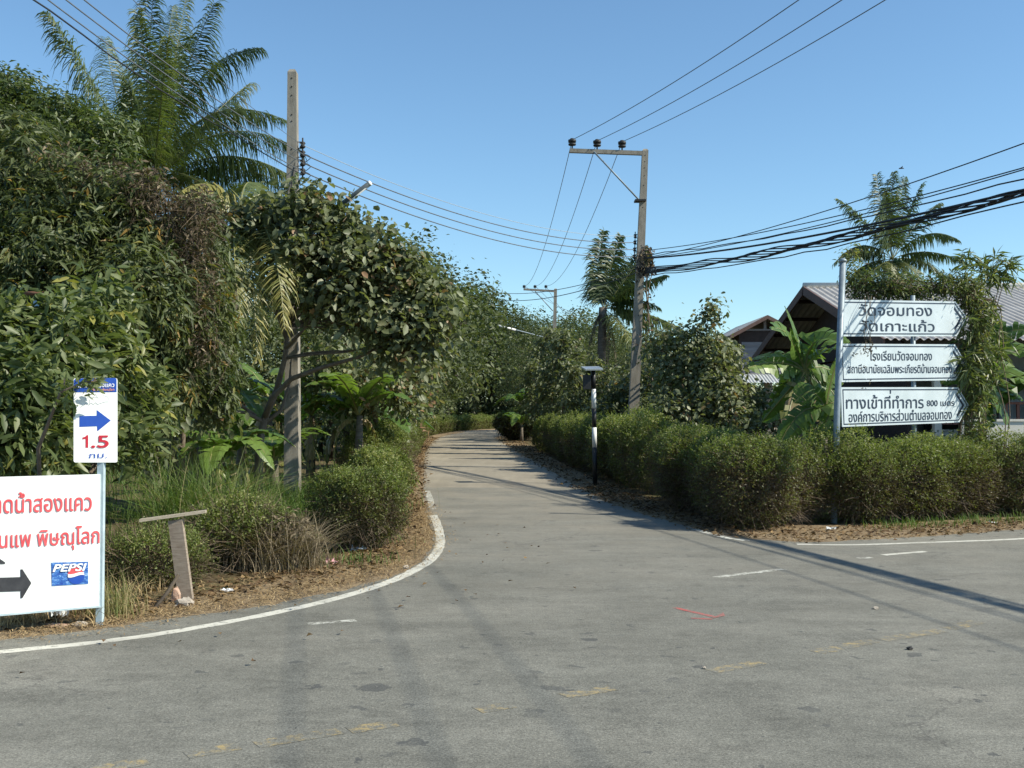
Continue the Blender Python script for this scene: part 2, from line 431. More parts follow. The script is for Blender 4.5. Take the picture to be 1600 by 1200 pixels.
def whorls(lv, cen, out, spec, tone0=.45, tvar=.22, mi=0, scale=1.0, k=None):
    sp = SPEC[spec]; k = k or sp['k']; n = len(cen)
    ax = nrm(out * .6 + Z3 * .45 + RG.normal(size=(n, 3)) * .35)
    ct = tone0 + RG.normal(size=n) * tvar * .7
    c = np.repeat(cen, k, 0); a = np.repeat(ax, k, 0); ct = np.repeat(ct, k)
    m = len(c); r = nrm(RG.normal(size=(m, 3))); r = nrm(r - a * np.sum(r * a, 1, keepdims=True))
    d = nrm(a * sp['ax'] + r * sp['spread'] - Z3 * sp['droop'] + RG.normal(size=(m, 3)) * .15)
    p = c + RG.normal(size=(m, 3)) * sp['tw'] * scale
    nn = nrm(Z3 * .5 + a * .35 + RG.normal(size=(m, 3)) * .65)
    sz = RG.uniform(.45, 1.25, m) * scale
    tone = ct + RG.normal(size=m) * tvar * .5 + (RG.random(m) < .012) * .6
    lv.leaf(p, d, nn, sp['L'] * sz, sp['W'] * sz, tone, sp['style'], sp['fold'], .12 + .15 * sp['droop'], mi)

def limb(mb, a, b, r0, r1, wob=.08, n=6, seg=5, sag=0.0):
    a, b = Vector(a), Vector(b); L = (b - a).length; pts = []; rad = []
    for i in range(seg + 1):
        t = i / seg; p = a.lerp(b, t)
        if 0 < i < seg: p = p + Vector([random.gauss(0, wob * L * .35) for _ in range(3)])
        p.z += sag * L * math.sin(math.pi * t)
        pts.append(p); rad.append(r0 + (r1 - r0) * t)
    mb.tube(pts, rad, n)
    return pts
def tree(name, label, cat, trunk, rads, blobs, spec, mat, bark, group=None, tone=.45, tvar=.22, seed=0, cl=None, inner=.45, lumpy=.22, scale=1.0, twigs=60, extra=None, dead=0, clip=None):
    """trunk: world points; blobs: (centre, (rx,ry,rz), clusters) -> thing > trunk, limbs, crown"""
    root = thing(name, label, cat, trunk[0], group)
    tb = MB(); tb.tube(trunk, rads, 8); tb.build('trunk', bark, root)
    lb = MB(); lv = Leaves(); top = [Vector(t) for t in trunk]
    for i, (c, rad, ncl) in enumerate(blobs):
        c = Vector(c); rv = rad if hasattr(rad, '__len__') else (rad,) * 3
        cand = [t for t in top[1:] if t.z < c.z + .3] or top[-1:]
        st = min(cand, key=lambda q: (q - c).length)
        r0 = max(.012, rads[min(len(rads) - 1, top.index(st))] * .55)
        limb(lb, st, c, r0, r0 * .3, .1)
        p, out, rr = shell_points(c, rv, ncl, seed * 31 + i, inner, lumpy)
        keep = p[:, 2] > .12
        if clip is not None: keep &= clip(p)
        p, out, rr = p[keep], out[keep], rr[keep]
        btone = tone + random.gauss(0, .07)
        whorls(lv, p, out, spec, btone, tvar, 0, scale)
        for j in RG.choice(len(p), min(len(p), max(2, twigs // len(blobs))), replace=False):
            lb.tube([c.lerp(Vector(p[j]), .15), c.lerp(Vector(p[j]), .6) + Vector((0, 0, .04)), Vector(p[j])], [r0 * .3 + .004, .006, .003], 3)
    if extra: extra(lb)
    lb.build('limbs', bark, root)
    lv.build('crown', mat, root)
    return root
def pb(px, py, d, rx, ry=None, rd=None, n=100):
    """crown lobe given by where it stands: photo ray, distance, radii in photo pixels"""
    ry = ry or rx; k = d / 1700
    return (P(px, py, d), (rx * k, (rd if rd else max(rx, ry) * k), ry * k), n)

# ------------------------------------------------------------------ palms
def bez(a, b, c, n):
    t = np.linspace(0, 1, n)[:, None]; a, b, c = map(lambda q: np.array(q, float), (a, b, c))
    return (1 - t) ** 2 * a + 2 * t * (1 - t) * b + t * t * c
def frond(parent, p0, p1, p2, ll=.75, n=80, hang=.5, tone=.45, w=.032, name='frond', flat=0.0, sidehint=None, rm=.02):
    n = int(n * 1.55); hang = hang * 1.25
    C = bez(p0, p1, p2, n); T = np.gradient(C, axis=0); T = nrm(T)
    hint = np.array(sidehint if sidehint is not None else (.0, 0, 1.0), float)
    S = nrm(np.cross(T, hint) + 1e-4)
    lv = Leaves(); t = np.linspace(0, 1, n)
    for sgn in (-1, 1):
        for rep in (0, 1):
            idx = np.arange(int(n * .14), n); m = len(idx)
            base = C[idx] + T[idx] * RG.uniform(-.02, .02, (m, 1)); tt = t[idx]
            prof = np.clip(np.sin(np.clip((tt - .04) / .96, 0, 1) ** .75 * math.pi) ** .6, .25, 1) * ll * 1.12 * RG.uniform(.55, 1.08, m)
            prof = np.where(tt > .93, prof * .9 + .1 * ll, prof)
            d0 = nrm(T[idx] * (.30 + .75 * tt[:, None] ** 3) + S[idx] * sgn * .85 + RG.normal(size=(m, 3)) * .16)
            dwn = np.array([0, 0, -1.0]); k = 4
            gap = RG.random(m) < .1; prof = np.where(gap, prof * .3, prof)
            hv = hang * np.interp(tt, np.linspace(0, 1, 9), RG.uniform(.45, 1.75, 9))[:, None] * RG.uniform(.7, 1.3, (m, 1))
            d0 = nrm(d0 + T[idx] * np.interp(tt, np.linspace(0, 1, 12), RG.normal(size=12) * .22)[:, None])
            pts = [base]; cur = base; dd = d0
            for j in range(k - 1):
                dd = nrm(dd + dwn * hv * (.35 + .5 * j) + RG.normal(size=(m, 3)) * .03)
                cur = cur + dd * (prof / (k - 1))[:, None]; pts.append(cur)
            pts = np.stack(pts, 1)
            sw = nrm(np.cross(dd, nrm(T[idx] + RG.normal(size=(m, 3)) * .35)) * .5 + T[idx])
            wid = np.tile(np.array([.6, 1, .8, .1]) * w, (m, 1))
            lv.strip(pts, sw, wid, tone + RG.normal(size=m) * .1 + .12 * (tt > .9))
    o = lv.build(name, M['palm'], parent)
    mb = MB(); pts = [Vector(q) for q in C[::5]] + [Vector(C[-1])]
    mb.tube(pts, [max(.004, rm * (1 - .85 * i / (len(pts) - 1))) for i in range(len(pts))], 5)
    # midrib is a sub-part of its frond; frond has no offset of its own
    r = mb.build('midrib', M['rachis'], parent); r.parent = o
    return o
def banana_leaf(parent, p0, p1, p2, w=.5, tone=.5, torn=.2, hang=.12, n=16, name='leaf', sidehint=(0, 0, 1), fold=.25):
    w = w * 1.35; C = bez(p0, p1, p2, n); T = nrm(np.gradient(C, axis=0)); S = nrm(np.cross(T, np.array(sidehint, float)) + 1e-4); U = np.cross(S, T)
    U = np.where(U[:, 2:3] < 0, -U, U)
    t = np.linspace(0, 1, n); prof = np.clip(np.sin(np.clip((t - .08) / .92, 0, 1) ** .8 * math.pi), 0, 1) ** .55 * w / 2
    prof[0] = prof[1] = .01
    mb = MB(); tn = []
    for sgn in (-1, 1):
        last = None
        for i in range(1, n - 1):
            dr = random.gauss(0, torn * .5)
            h = hang + dr
            def edge(j, q=1.0):
                e = C[j] + S[j] * sgn * prof[j] * q * math.cos(h) + U[j] * prof[j] * q * (fold - .2) - np.array([0, 0, 1]) * prof[j] * q * math.sin(max(0, h))
                return e
            tear = random.random() < torn
            a0, a1 = C[i], C[i + 1]
            m0, m1 = edge(i, .55) + U[i] * prof[i] * .12, edge(i + 1, .55) + U[i] * prof[i + 1] * .12
            e0, e1 = edge(i), edge(i + 1)
            if tear: e1 = e0 * .25 + e1 * .75 ; e0 = e0 * .8 + e1 * .2
            elif last is not None: e0 = last
            last = None if tear else e1
            mb.add([a0, a1, m1, m0], [(0, 1, 2, 3)]); mb.add([m0, m1, e1, e0], [(0, 1, 2, 3)])
            tn += [tone + random.gauss(0, .04)] * 2
    o = mb.build(name, M['banana'], parent)
    at = o.data.attributes.new('tone', 'FLOAT', 'FACE'); at.data.foreach_set('value', np.clip(np.array(tn, np.float32), 0, 1))
    rb = MB(); pts = [Vector(q) for q in C[::3]] + [Vector(C[-1])]
    rb.tube(pts, [max(.004, .022 * (1 - .8 * i / (len(pts) - 1))) for i in range(len(pts))], 5)
    r = rb.build('midrib', M['rachis'], parent); r.parent = o
    return o
def coconut_palm(label, base, crown, r0, r1, lean=0.0):
    root = thing('coconut_palm', label, 'palm tree', base)
    mb = MB(); a, b = Vector(base), Vector(crown); pts = []; rad = []
    for i in range(15):
        t = i / 14; p = a.lerp(b, t); p.x += lean * math.sin(math.pi * t); pts.append(p); rad.append(r0 + (r1 - r0) * t + (.012 if i % 2 else 0))
    mb.tube(pts, rad, 10); mb.build('trunk', M['palmbark'], root)
    return root
def axis_shaft(mb, base, top, w0, w1, mi=0):
    """square tapered concrete post with a blunt top"""
    a, b = Vector(base), Vector(top); vs = []
    for p, w in ((a, w0), (b, w1), (b + Vector((0, 0, .05)), w1 * .6)):
        for sx, sy in ((-1, -1), (1, -1), (1, 1), (-1, 1)): vs.append(p + Vector((sx * w / 2, sy * w / 2, 0)))
    fs = [(3, 2, 1, 0), (8, 9, 10, 11)]
    for L in (0, 4):
        for k in range(4): fs.append((L + k, L + (k + 1) % 4, L + 4 + (k + 1) % 4, L + 4 + k))
    mb.add(vs, fs, mi)

def text_mesh(s, size, mat, O, U, V, Nn, width=None, parent=None, name='lettering', shear=0.0, bold=0.0, height=None, anchor='left'):
    """flat lettering: every outline of the bundled font is filled on its own, so crossing strokes stay whole"""
    from mathutils.geometry import tessellate_polygon, interpolate_bezier
    c = bpy.data.curves.new(name, 'FONT'); c.body = s; c.size = 1.0; c.shear = shear
    o = bpy.data.objects.new(name, c); COL.objects.link(o)
    cu = o.to_curve(bpy.context.evaluated_depsgraph_get())
    loops = []
    for sp in cu.splines:
        bp = sp.bezier_points; pts = []
        n = len(bp)
        for i in range(n):
            p, q = bp[i], bp[(i + 1) % n]
            if (p.handle_right - p.co).length < 1e-5 and (q.handle_left - q.co).length < 1e-5: pts.append(p.co.copy())
            else: pts += [Vector(w) for w in interpolate_bezier(p.co, p.handle_right, q.handle_left, q.co, 5)[:-1]]
        if len(pts) > 2: loops.append([(w.x, w.y) for w in pts])
    o.to_curve_clear(); bpy.data.objects.remove(o)
    def area(l): return sum(l[i - 1][0] * l[i][1] - l[i][0] * l[i - 1][1] for i in range(len(l))) / 2
    def inside(p, l):
        r = False
        for i in range(len(l)):
            (x0, y0), (x1, y1) = l[i - 1], l[i]
            if (y0 > p[1]) != (y1 > p[1]) and p[0] < (x1 - x0) * (p[1] - y0) / (y1 - y0) + x0: r = not r
        return r
    ar = [area(l) for l in loops]
    ish = [any(ar[j] * ar[i] < 0 and abs(ar[j]) > abs(ar[i]) and inside(loops[i][0], loops[j]) for j in range(len(loops)) if j != i) for i in range(len(loops))]
    outer = [l for l, q in zip(loops, ish) if not q]; holes = [l for l, q in zip(loops, ish) if q]
    al = [p for l in outer for p in l]; x0 = min(p[0] for p in al); x1 = max(p[0] for p in al); y0 = min(p[1] for p in al); y1 = max(p[1] for p in al)
    sx = (width / (x1 - x0)) if width else size; sy = (height / (y1 - y0)) if height else size
    O, U, V, Nn = Vector(O), Vector(U), Vector(V), Vector(Nn); mb = MB()
    offs = [(0, 0)] + ([(bold * math.cos(k * math.pi / 3), bold * math.sin(k * math.pi / 3)) for k in range(6)] if bold else [])
    for k, l in enumerate(outer):
        hs = [h for h in holes if inside(h[0], l)]; polys = [l] + hs
        flat = [p for q in polys for p in q]
        tris = tessellate_polygon([[Vector((p[0], p[1], 0)) for p in q] for q in polys])
        for j, (dx, dy) in enumerate(offs):
            d = .004 + .00012 * ((k * 7 + j) % 21)
            mb.add([O + U * ((p[0] - x0 + dx) * sx) + V * ((p[1] - (y0 if height else 0) + dy) * sy) + Nn * d for p in flat], [tuple(t) for t in tris])
    return mb.build(name, mat, parent)
# ================================================================== THE SETTING
def smooth_poly(pts, n=6, jit=0.0):
    out = []
    for i in range(len(pts) - 1):
        p0 = pts[max(i - 1, 0)]; p1 = pts[i]; p2 = pts[i + 1]; p3 = pts[min(i + 2, len(pts) - 1)]
        for k in range(n):
            t = k / n
            q = 0.5 * ((2 * p1) + (p2 - p0) * t + (2 * p0 - 5 * p1 + 4 * p2 - p3) * t * t + (3 * p1 - p0 - 3 * p2 + p3) * t ** 3)
            if jit and (i or k): q = q + Vector((random.gauss(0, jit), random.gauss(0, jit), 0))
            out.append(q)
    out.append(pts[-1]); return out
def zed(p, z): return Vector((p.x, p.y, z))
A_, B_ = G(0, 1022), G(1600, 843)
E = (B_ - A_).normalized(); NO = Vector((-E.y, E.x, 0))       # NO points away from the camera, off the main road
def edge(t, off=0): return A_ + E * t + NO * off

mb = MB(); n = 24; S = 2000
grid = [[Vector((-S + 2 * S * i / n, -S + 2 * S * j / n, 0)) for j in range(n + 1)] for i in range(n + 1)]
for i in range(n):
    for j in range(n): mb.sheet([grid[i][j], grid[i + 1][j], grid[i + 1][j + 1], grid[i][j + 1]])
mb.build('ground', M['soil'], None, 'structure', 'dry grassy soil')

left_edge = [G(*p) for p in ((156, 986), (300, 964), (430, 946), (560, 917), (630, 894), (665, 869), (676, 845), (669, 815), (664, 790), (660, 762))]
right_edge = [G(*p) for p in ((905, 764), (960, 790), (1050, 817), (1130, 838), (1245, 848), (1330, 846), (1500, 836), (1600, 828))]
L_ = [edge(t, .40) for t in range(-60, -1, 2)] + smooth_poly(left_edge, 7, .02)
R_ = smooth_poly(right_edge, 7, .02) + [edge(t, .7) for t in range(14, 91, 3)]
MB().sheet([zed(p, .012) for p in L_ + R_ + [edge(90, -9), edge(-60, -9)]]).build('main_road', M['asphalt'], None, 'structure')
sl = [G(*p) for p in ((661, 790), (661, 765), (662, 740), (664, 715), (669, 700), (686, 684), (720, 676.5), (762, 672))] + [Vector((12, 108, 0)), Vector((30, 110, 0))]
sr = [G(*p) for p in ((935, 788), (905, 768), (880, 748), (852, 731), (820, 713), (800, 702), (784, 690), (779, 682))] + [Vector((3, 95, 0)), Vector((12, 101, 0)), Vector((30, 103, 0))]
SL = smooth_poly(sl, 6, .015); SR = smooth_poly(sr, 6, .015)
MB().sheet([zed(p, .008) for p in SL + SR[::-1]]).build('side_road', M['side'], None, 'structure')
# straw-strewn verges
def band(name, inner, outer, z):
    MB().sheet([zed(p, z) for p in inner + outer[::-1]]).build(name, M['verge'], None, 'structure')
band('left_verge', [edge(-60, .2)] + [p + Vector((.3, -.3, 0)) for p in L_[29:]] + [p + Vector((.25, 0, 0)) for p in SL[2:]],
     [edge(-60, 2.2), edge(-3, 1.7), G(156, 950), G(330, 925), G(480, 893), G(570, 862), G(600, 820), G(628, 775), G(640, 740), G(645, 712), G(655, 692), G(676, 680)] + [Vector((-3.8, 104, 0)), Vector((12, 112, 0)), Vector((30, 112, 0))], .004)
band('right_verge', [p + Vector((-.3, 0, 0)) for p in SR[2:][::-1]] + [p + Vector((0, -.3, 0)) for p in R_],
     [Vector((30, 100, 0)), Vector((5, 92, 0)), Vector((1.5, 80, 0)), G(815, 690), G(838, 703), G(900, 735), G(960, 762), G(1010, 778), G(1110, 812), G(1200, 822), G(1300, 820), G(1450, 815), edge(14, 1.7), edge(90, 2.5)], .0045)

def stripe(name, pts, w, mat, z=.0135, jit=.004):
    q = smooth_poly(pts, 8) if len(pts) > 2 else [pts[0].lerp(pts[1], k / 10) for k in range(11)]
    l, r = [], []
    for i, p in enumerate(q):
        t = (q[min(i + 1, len(q) - 1)] - q[max(i - 1, 0)]).normalized(); s = Vector((-t.y, t.x, 0))
        l.append(zed(p + s * (w / 2 + random.gauss(0, jit)), z)); r.append(zed(p - s * (w / 2 + random.gauss(0, jit)), z))
    m = MB(); m.add(l + r, [(i, i + 1, len(l) + i + 1, len(l) + i) for i in range(len(l) - 1)])
    return m.build(name, mat, None, 'structure')
stripe('left_edge_line', [edge(-40 + 2 * k) for k in range(20)] + [G(*p) for p in ((0, 1022), (120, 1010), (250, 993), (400, 966), (520, 939), (600, 914), (646, 894), (678, 871), (688, 848), (684, 823), (677, 806))], .115, M['linepaint'])
stripe('faded_edge_line', [G(676, 797), G(672, 782), G(668, 768)], .11, M['fadedline'])
stripe('right_edge_line', [G(1245, 852), G(1330, 853), G(1440, 849.5), G(1600, 843)] + [edge(13 + 2 * k) for k in range(24)], .10, M['linepaint'])
stripe('faded_corner_line', [G(1168, 846.5), G(1130, 841), G(1085, 828)], .10, M['fadedline'])
for a, b, m in (((480, 977.5), (556, 972), 'fadedline'), ((1118, 904), (1225, 891), 'fadedline'), ((1340, 874), (1362, 873), 'fadedline'), ((1380, 869), (1446, 863.5), 'linepaint')):
    stripe('edge_dash', [G(*a), G(*b)], .09, M[m])
for a, b in (((60, 1222), (230, 1193)), ((290, 1184), (372, 1170)), ((400, 1168), (530, 1146)), ((545, 1145), (618, 1134)), ((745, 1113), (800, 1105)), ((880, 1091), (958, 1078)), ((1110, 1052), (1190, 1038)), ((1275, 1022), (1365, 1004)), ((1375, 1003), (1470, 988)), ((1480, 985), (1530, 974))):
    stripe('centre_line_dash', [G(*a), G(*b)], .12, M['yellowline'])
ar = MB()
def strk(a, b, w):
    a, b = G(*a), G(*b); t = (b - a).normalized(); s = Vector((-t.y, t.x, 0)) * w / 2
    ar.sheet([zed(a + s, 0.0136), zed(b + s, 0.0136), zed(b - s, 0.0136), zed(a - s, 0.0136)])
strk((1054, 952), (1118, 967), .05); strk((1080, 968.5), (1113, 970), .045)
ar.sheet([zed(G(*p), 0.0151) for p in ((1112, 969.5), (1133, 965), (1130, 960), (1118, 966))])
ar.build('red_arrow_marking', M['redmark'], None, 'structure')

# ------------------------------------------------------------------ ground litter: straw, dead leaves, small weeds
def in_band(n, a, b, j=.12):
    """n points spread between two polylines a and b (same count)"""
    a = np.array([list(p)[:2] for p in a]); b = np.array([list(p)[:2] for p in b])
    la = np.r_[0, np.cumsum(np.linalg.norm(np.diff(a, axis=0), axis=1))]; lb = np.r_[0, np.cumsum(np.linalg.norm(np.diff(b, axis=0), axis=1))]
    u = RG.random(n); v = RG.random(n)
    pa = np.stack([np.interp(u * la[-1], la, a[:, k]) for k in (0, 1)], 1); pb_ = np.stack([np.interp(u * lb[-1], lb, b[:, k]) for k in (0, 1)], 1)
    p = pa * (1 - v[:, None]) + pb_ * v[:, None] + RG.normal(size=(n, 2)) * j
    return np.c_[p, np.zeros(n)]
def GV(*ps): return [G(*p) for p in ps]
lit = Leaves()
def straw(P_, L=.10, w=.006, lo=.5, hi=1.0):
    n = len(P_); an = RG.uniform(0, 6.28, n); d = np.c_[np.cos(an), np.sin(an), RG.uniform(-.05, .3, n)]
    l = L * RG.uniform(.4, 1.5, n)[:, None]; P_ = P_ + Z3 * RG.uniform(.006, .03, (n, 1))
    pts = np.stack([P_, P_ + d * l * .5 + Z3 * l * .06, P_ + d * l * np.array([1, 1, .4])], 1)
    s = nrm(np.cross(d, Z3)); lit.strip(pts, s, np.tile([w, w, w * .5], (n, 1)), RG.uniform(lo, hi, n))
def dead_leaves(P_, L=.09, lo=.1, hi=.6):
    n = len(P_); an = RG.uniform(0, 6.28, n); d = np.c_[np.cos(an), np.sin(an), RG.uniform(0, .5, n)]
    lit.leaf(P_ + Z3 * RG.uniform(.008, .03, (n, 1)), d, nrm(Z3 + RG.normal(size=(n, 3)) * .35), L * RG.uniform(.5, 1.4, n), L * .6 * RG.uniform(.6, 1.2, n), RG.uniform(lo, hi, n), 4, RG.uniform(.1, .4, (n, 1)), .1)
cb = GV((0, 1002), (156, 985), (300, 962), (430, 944), (560, 914), (630, 892), (665, 868), (676, 845), (668, 813), (664, 790))
co_ = GV((0, 960), (156, 948), (300, 920), (420, 895), (490, 880), (545, 870), (580, 840), (600, 815), (615, 790), (628, 770))
straw(in_band(9000, cb, co_), .09, .006, .55, 1)
straw(in_band(3500, [p + NO * .1 - E * 0 for p in cb], [p + (q - p) * .35 for p, q in zip(cb, co_)], .06), .08, .006, .65, 1)
dead_leaves(in_band(1900, [p + (q - p) * .35 for p, q in zip(cb, co_)], co_), .075, .1, .75)
b2 = GV((664, 800), (661, 765), (662, 740), (664, 715), (669, 700), (684, 685)); o2 = GV((600, 800), (628, 765), (643, 740), (648, 715), (655, 698), (672, 682))
straw(in_band(2500, b2, o2, .08), .12, .01, .4, .95); dead_leaves(in_band(1300, b2, o2, .08), .09, .1, .75)
rb = GV((1600, 829), (1500, 837), (1330, 847), (1245, 849), (1130, 838), (1050, 816), (960, 788), (905, 764)); ro = GV((1600, 812), (1500, 818), (1330, 824), (1245, 826), (1160, 820), (1090, 803), (1000, 778), (950, 757))
straw(in_band(3000, rb, ro, .1), .1, .007, .3, .9); dead_leaves(in_band(2300, rb, ro, .15), .07, .1, .75)
rb = GV((905, 764), (852, 731), (820, 713), (800, 702), (784, 690), (779, 682)); ro = GV((955, 762), (905, 735), (870, 722), (840, 705), (822, 692), (805, 683))
straw(in_band(1800, rb, ro, .1), .14, .012, .4, .95); dead_leaves(in_band(1300, rb, ro, .2), .1, .1, .7)
lit.build('leaf_litter', M['litter'], None, 'stuff')
ex = Leaves(); lit = ex        # straws blown onto the asphalt edge
straw(in_band(700, [p - NO * .25 for p in cb], cb, .1), .07, .006, .6, 1)
dead_leaves(in_band(60, [p - NO * 1.5 for p in cb], cb, .4), .05, .2, .7)
for o_ in ex.V: o_[:, 2] += .012
ex.build('blown_straw', M['litter'], None, 'stuff')

def grass_patch(name, ctrs, rad, n, h, tone, mat, label=None, lean=.5, parent=None, kind='stuff', w=.009):
    lv = Leaves(); c = np.array([list(q) for q in ctrs]); i = RG.integers(0, len(c), n)
    p = c[i] + np.c_[RG.normal(size=(n, 2)) * rad, np.zeros(n)]; p[:, 2] = 0
    hh = h * RG.uniform(.35, 1.15, n); an = RG.uniform(0, 6.28, n); o = np.c_[np.cos(an), np.sin(an), np.zeros(n)]
    k = 5; pts = []
    ln = lean * RG.uniform(.2, 1.3, n)
    for j in range(k):
        t = j / (k - 1); pts.append(p + Z3 * (hh * (t - .35 * ln * t * t))[:, None] + o * (hh * ln * t * t)[:, None])
    s = nrm(np.cross(o, Z3) + RG.normal(size=(n, 3)) * .3)
    lv.strip(np.stack(pts, 1), s, np.tile(np.array([.7, 1, .9, .6, .1]) * w, (n, 1)), tone + RG.normal(size=n) * .18)
    ob = lv.build(name, mat, parent, kind)
    return ob
grass_patch('low_grass', GV((205, 860), (240, 840), (200, 810), (300, 830), (180, 880), (250, 860)), .35, 3000, .2, .6, M['grass'], w=.007)
grass_patch('low_grass', [G(430, 790) + Vector((0, .6, 0)), G(400, 800), G(480, 800), G(350, 800)], .6, 3500, .5, .4, M['grass'])
grass_patch('hedge_foot_grass', GV((1450, 822), (1520, 818), (1590, 815), (1400, 825), (590, 850), (560, 880)), .22, 900, .16, .45, M['grass'], w=.008)
grass_patch('verge_weeds', GV((30, 975), (90, 967), (150, 955), (200, 925), (100, 955)), .16, 1300, .17, .95, M['litter'], w=.005, lean=.9)
grass_patch('field_grass', [Vector((x, y, 0)) for x in range(-16, -6, 2) for y in range(16, 40, 3)], 1.2, 9000, .5, .45, M['grass'], w=.014)
grass_patch('field_grass', [Vector((x, y, 0)) for x in range(8, 24, 2) for y in range(19, 34, 3)], 1.2, 9000, .4, .5, M['grass'], w=.014)
# ================================================================== HEDGES
def hedge_bush(seed, n, L, dense=True, tone=.35, hw=.62, hd=.52, hh=1.22, pw=2.15, lum=.3):
    """one clipped-and-overgrown hedge shrub, about 1.2 m tall; leaves crowd its outside, shoots stick out on top"""
    lv = Leaves(); m = n // 6
    d = nrm(RG.normal(size=(m * 2, 3))); d = d[np.abs(d[:, 2] + .1) < 1.2][:m]; m = len(d)
    rr = (.62 + .38 * RG.random(m) ** .5) * (1 + lum * lump(d, seed))
    # superellipsoid: boxy bush with rounded shoulders
    q = np.abs(d) ** pw; sc = 1 / np.maximum(q.sum(1) ** (1 / pw), 1e-6)
    p = d * (sc * rr)[:, None] * np.array([hw, hd, hh / 2]) + np.array([0, 0, hh / 2 + .02]); p[:, 2] = np.maximum(p[:, 2], .03)
    out = nrm(d + Z3 * .3); k = 6
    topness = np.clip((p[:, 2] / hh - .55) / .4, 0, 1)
    c = np.repeat(p, k, 0); o = np.repeat(out, k, 0); mm = len(c)
    # leaves sit along short twigs
    tw = nrm(o + RG.normal(size=(mm, 3)) * .6); c = c + tw * RG.uniform(0, .09, (mm, 1))
    dd = nrm(tw * .5 + RG.normal(size=(mm, 3)))
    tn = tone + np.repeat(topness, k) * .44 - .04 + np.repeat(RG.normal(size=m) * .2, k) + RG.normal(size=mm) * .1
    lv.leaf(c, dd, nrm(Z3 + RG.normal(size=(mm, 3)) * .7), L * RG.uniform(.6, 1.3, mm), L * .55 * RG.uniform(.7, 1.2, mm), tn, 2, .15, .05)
    # twigs: thin woody ribbons, many bare
    nt = n // 7; d = nrm(RG.normal(size=(nt, 3)) + Z3 * .3); a = np.array([0, 0, hh * .4]) + d * np.array([hw, hd, hh * .5]) * RG.uniform(.5, .85, (nt, 1)); 
    t = nrm(d + RG.normal(size=(nt, 3)) * .8); ln = RG.uniform(.12, .38, (nt, 1))
    pts = np.stack([a, a + t * ln * .5, a + t * ln + RG.normal(size=(nt, 3)) * .03], 1); pts[..., 2] = np.maximum(pts[..., 2], .02)
    lv.strip(pts, nrm(RG.normal(size=(nt, 3))), np.tile([.007, .005, .003], (nt, 1)), RG.uniform(0, .6, nt), 1)
    # long shoots on top
    ns = n // 40; tp_ = p[p[:, 2] > hh * .58]; a = tp_[RG.integers(0, len(tp_), ns)]
    sh = nrm(np.c_[RG.normal(size=(ns, 2)) * .55 + a[:, :2] * .8, np.ones(ns)]); ln = RG.uniform(.05, .32, ns) ** 1.2
    for j in range(9):
        t = (j + .5) / 9; c = a + sh * (ln * t)[:, None]; an = RG.uniform(0, 6.28, ns)
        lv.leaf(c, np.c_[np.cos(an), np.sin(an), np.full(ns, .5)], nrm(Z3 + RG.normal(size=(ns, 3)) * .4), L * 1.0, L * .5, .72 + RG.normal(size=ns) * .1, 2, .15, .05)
    return lv
def make_bush(name, *a, **k):
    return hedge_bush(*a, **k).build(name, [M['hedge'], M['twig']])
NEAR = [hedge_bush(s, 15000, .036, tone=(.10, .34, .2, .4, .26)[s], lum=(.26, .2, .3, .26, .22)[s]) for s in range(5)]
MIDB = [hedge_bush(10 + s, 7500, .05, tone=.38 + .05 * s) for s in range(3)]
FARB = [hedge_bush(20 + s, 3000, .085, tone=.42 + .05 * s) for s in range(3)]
CACHE = {}
def bush_mesh(kind, i):
    key = (kind, i)
    if key not in CACHE:
        lv = (NEAR, MIDB, FARB)[kind][i % len((NEAR, MIDB, FARB)[kind])]
        o = lv.build('shrub', [M['hedge'], M['twig']]); CACHE[key] = o.data; bpy.data.objects.remove(o)
    return CACHE[key]
def hedge(label, path, step=.58, group=None, hscale=1.0, gaps=(), first=None):
    root = thing('hedge', label, 'hedge', path[0], group)
    q = [Vector(p) for p in path]; dist = 0; nxt = 0; k = 0
    for i in range(len(q) - 1):
        a, b = q[i], q[i + 1]; L = (b - a).length; t = nxt - dist
        while t < L:
            p = a.lerp(b, t / L); D = p.y
            kind = 0 if D < 21 else (1 if D < 42 else 2)
            o = bpy.data.objects.new('shrub', bush_mesh(kind, random.randrange(5))); COL.objects.link(o); o.parent = root
            o.location = p - root.location + Vector((random.gauss(0, .09), random.gauss(0, .17), 0))
            an = math.atan2((b - a).y, (b - a).x)
            o.rotation_euler = (0, 0, an + random.choice((0, math.pi)) + random.gauss(0, .1))
            s = random.uniform(.93, 1.1); o.scale = (s * 1.05, s * random.uniform(.92, 1.1), hscale * random.choice((.94, .98, 1.0, 1.03, 1.07)) * random.uniform(.95, 1.05))
            nxt += step * (1 if D < 42 else 1.25); t = nxt - dist; k += 1
        dist += L
    return root
def off(px, py, h=0, dx=0, dy=0): g = G(px, py); return Vector((g.x + dx, g.y + dy, 0))
hedge('overgrown hedge on the right running from the bend past the striped post',
      [off(842, 702, dx=.35, dy=3), off(842, 704, dx=.5), off(890, 730, dx=.55), off(940, 752, dx=.6, dy=.2), off(1000, 775, dx=.6, dy=.2)], hscale=1.06)
hedge('thick brown-green corner hedge below and left of the three white arrow signs',
      [off(1020, 786, dx=.5, dy=.4), off(1110, 817, dx=.3, dy=.55), off(1200, 831, dx=0, dy=.6), off(1285, 828, dx=-.1, dy=.7)], hscale=.97, step=.52)
hedge('leafy hedge of scrubby bushes at the right edge, right of the sign pole',
      [off(1330, 825, dx=0.05, dy=.65), off(1450, 820, dy=.6), off(1600, 806, dy=.65), off(1600, 806, dx=3, dy=2.6), off(1600, 806, dx=8, dy=5.9)], hscale=.93, step=.52)
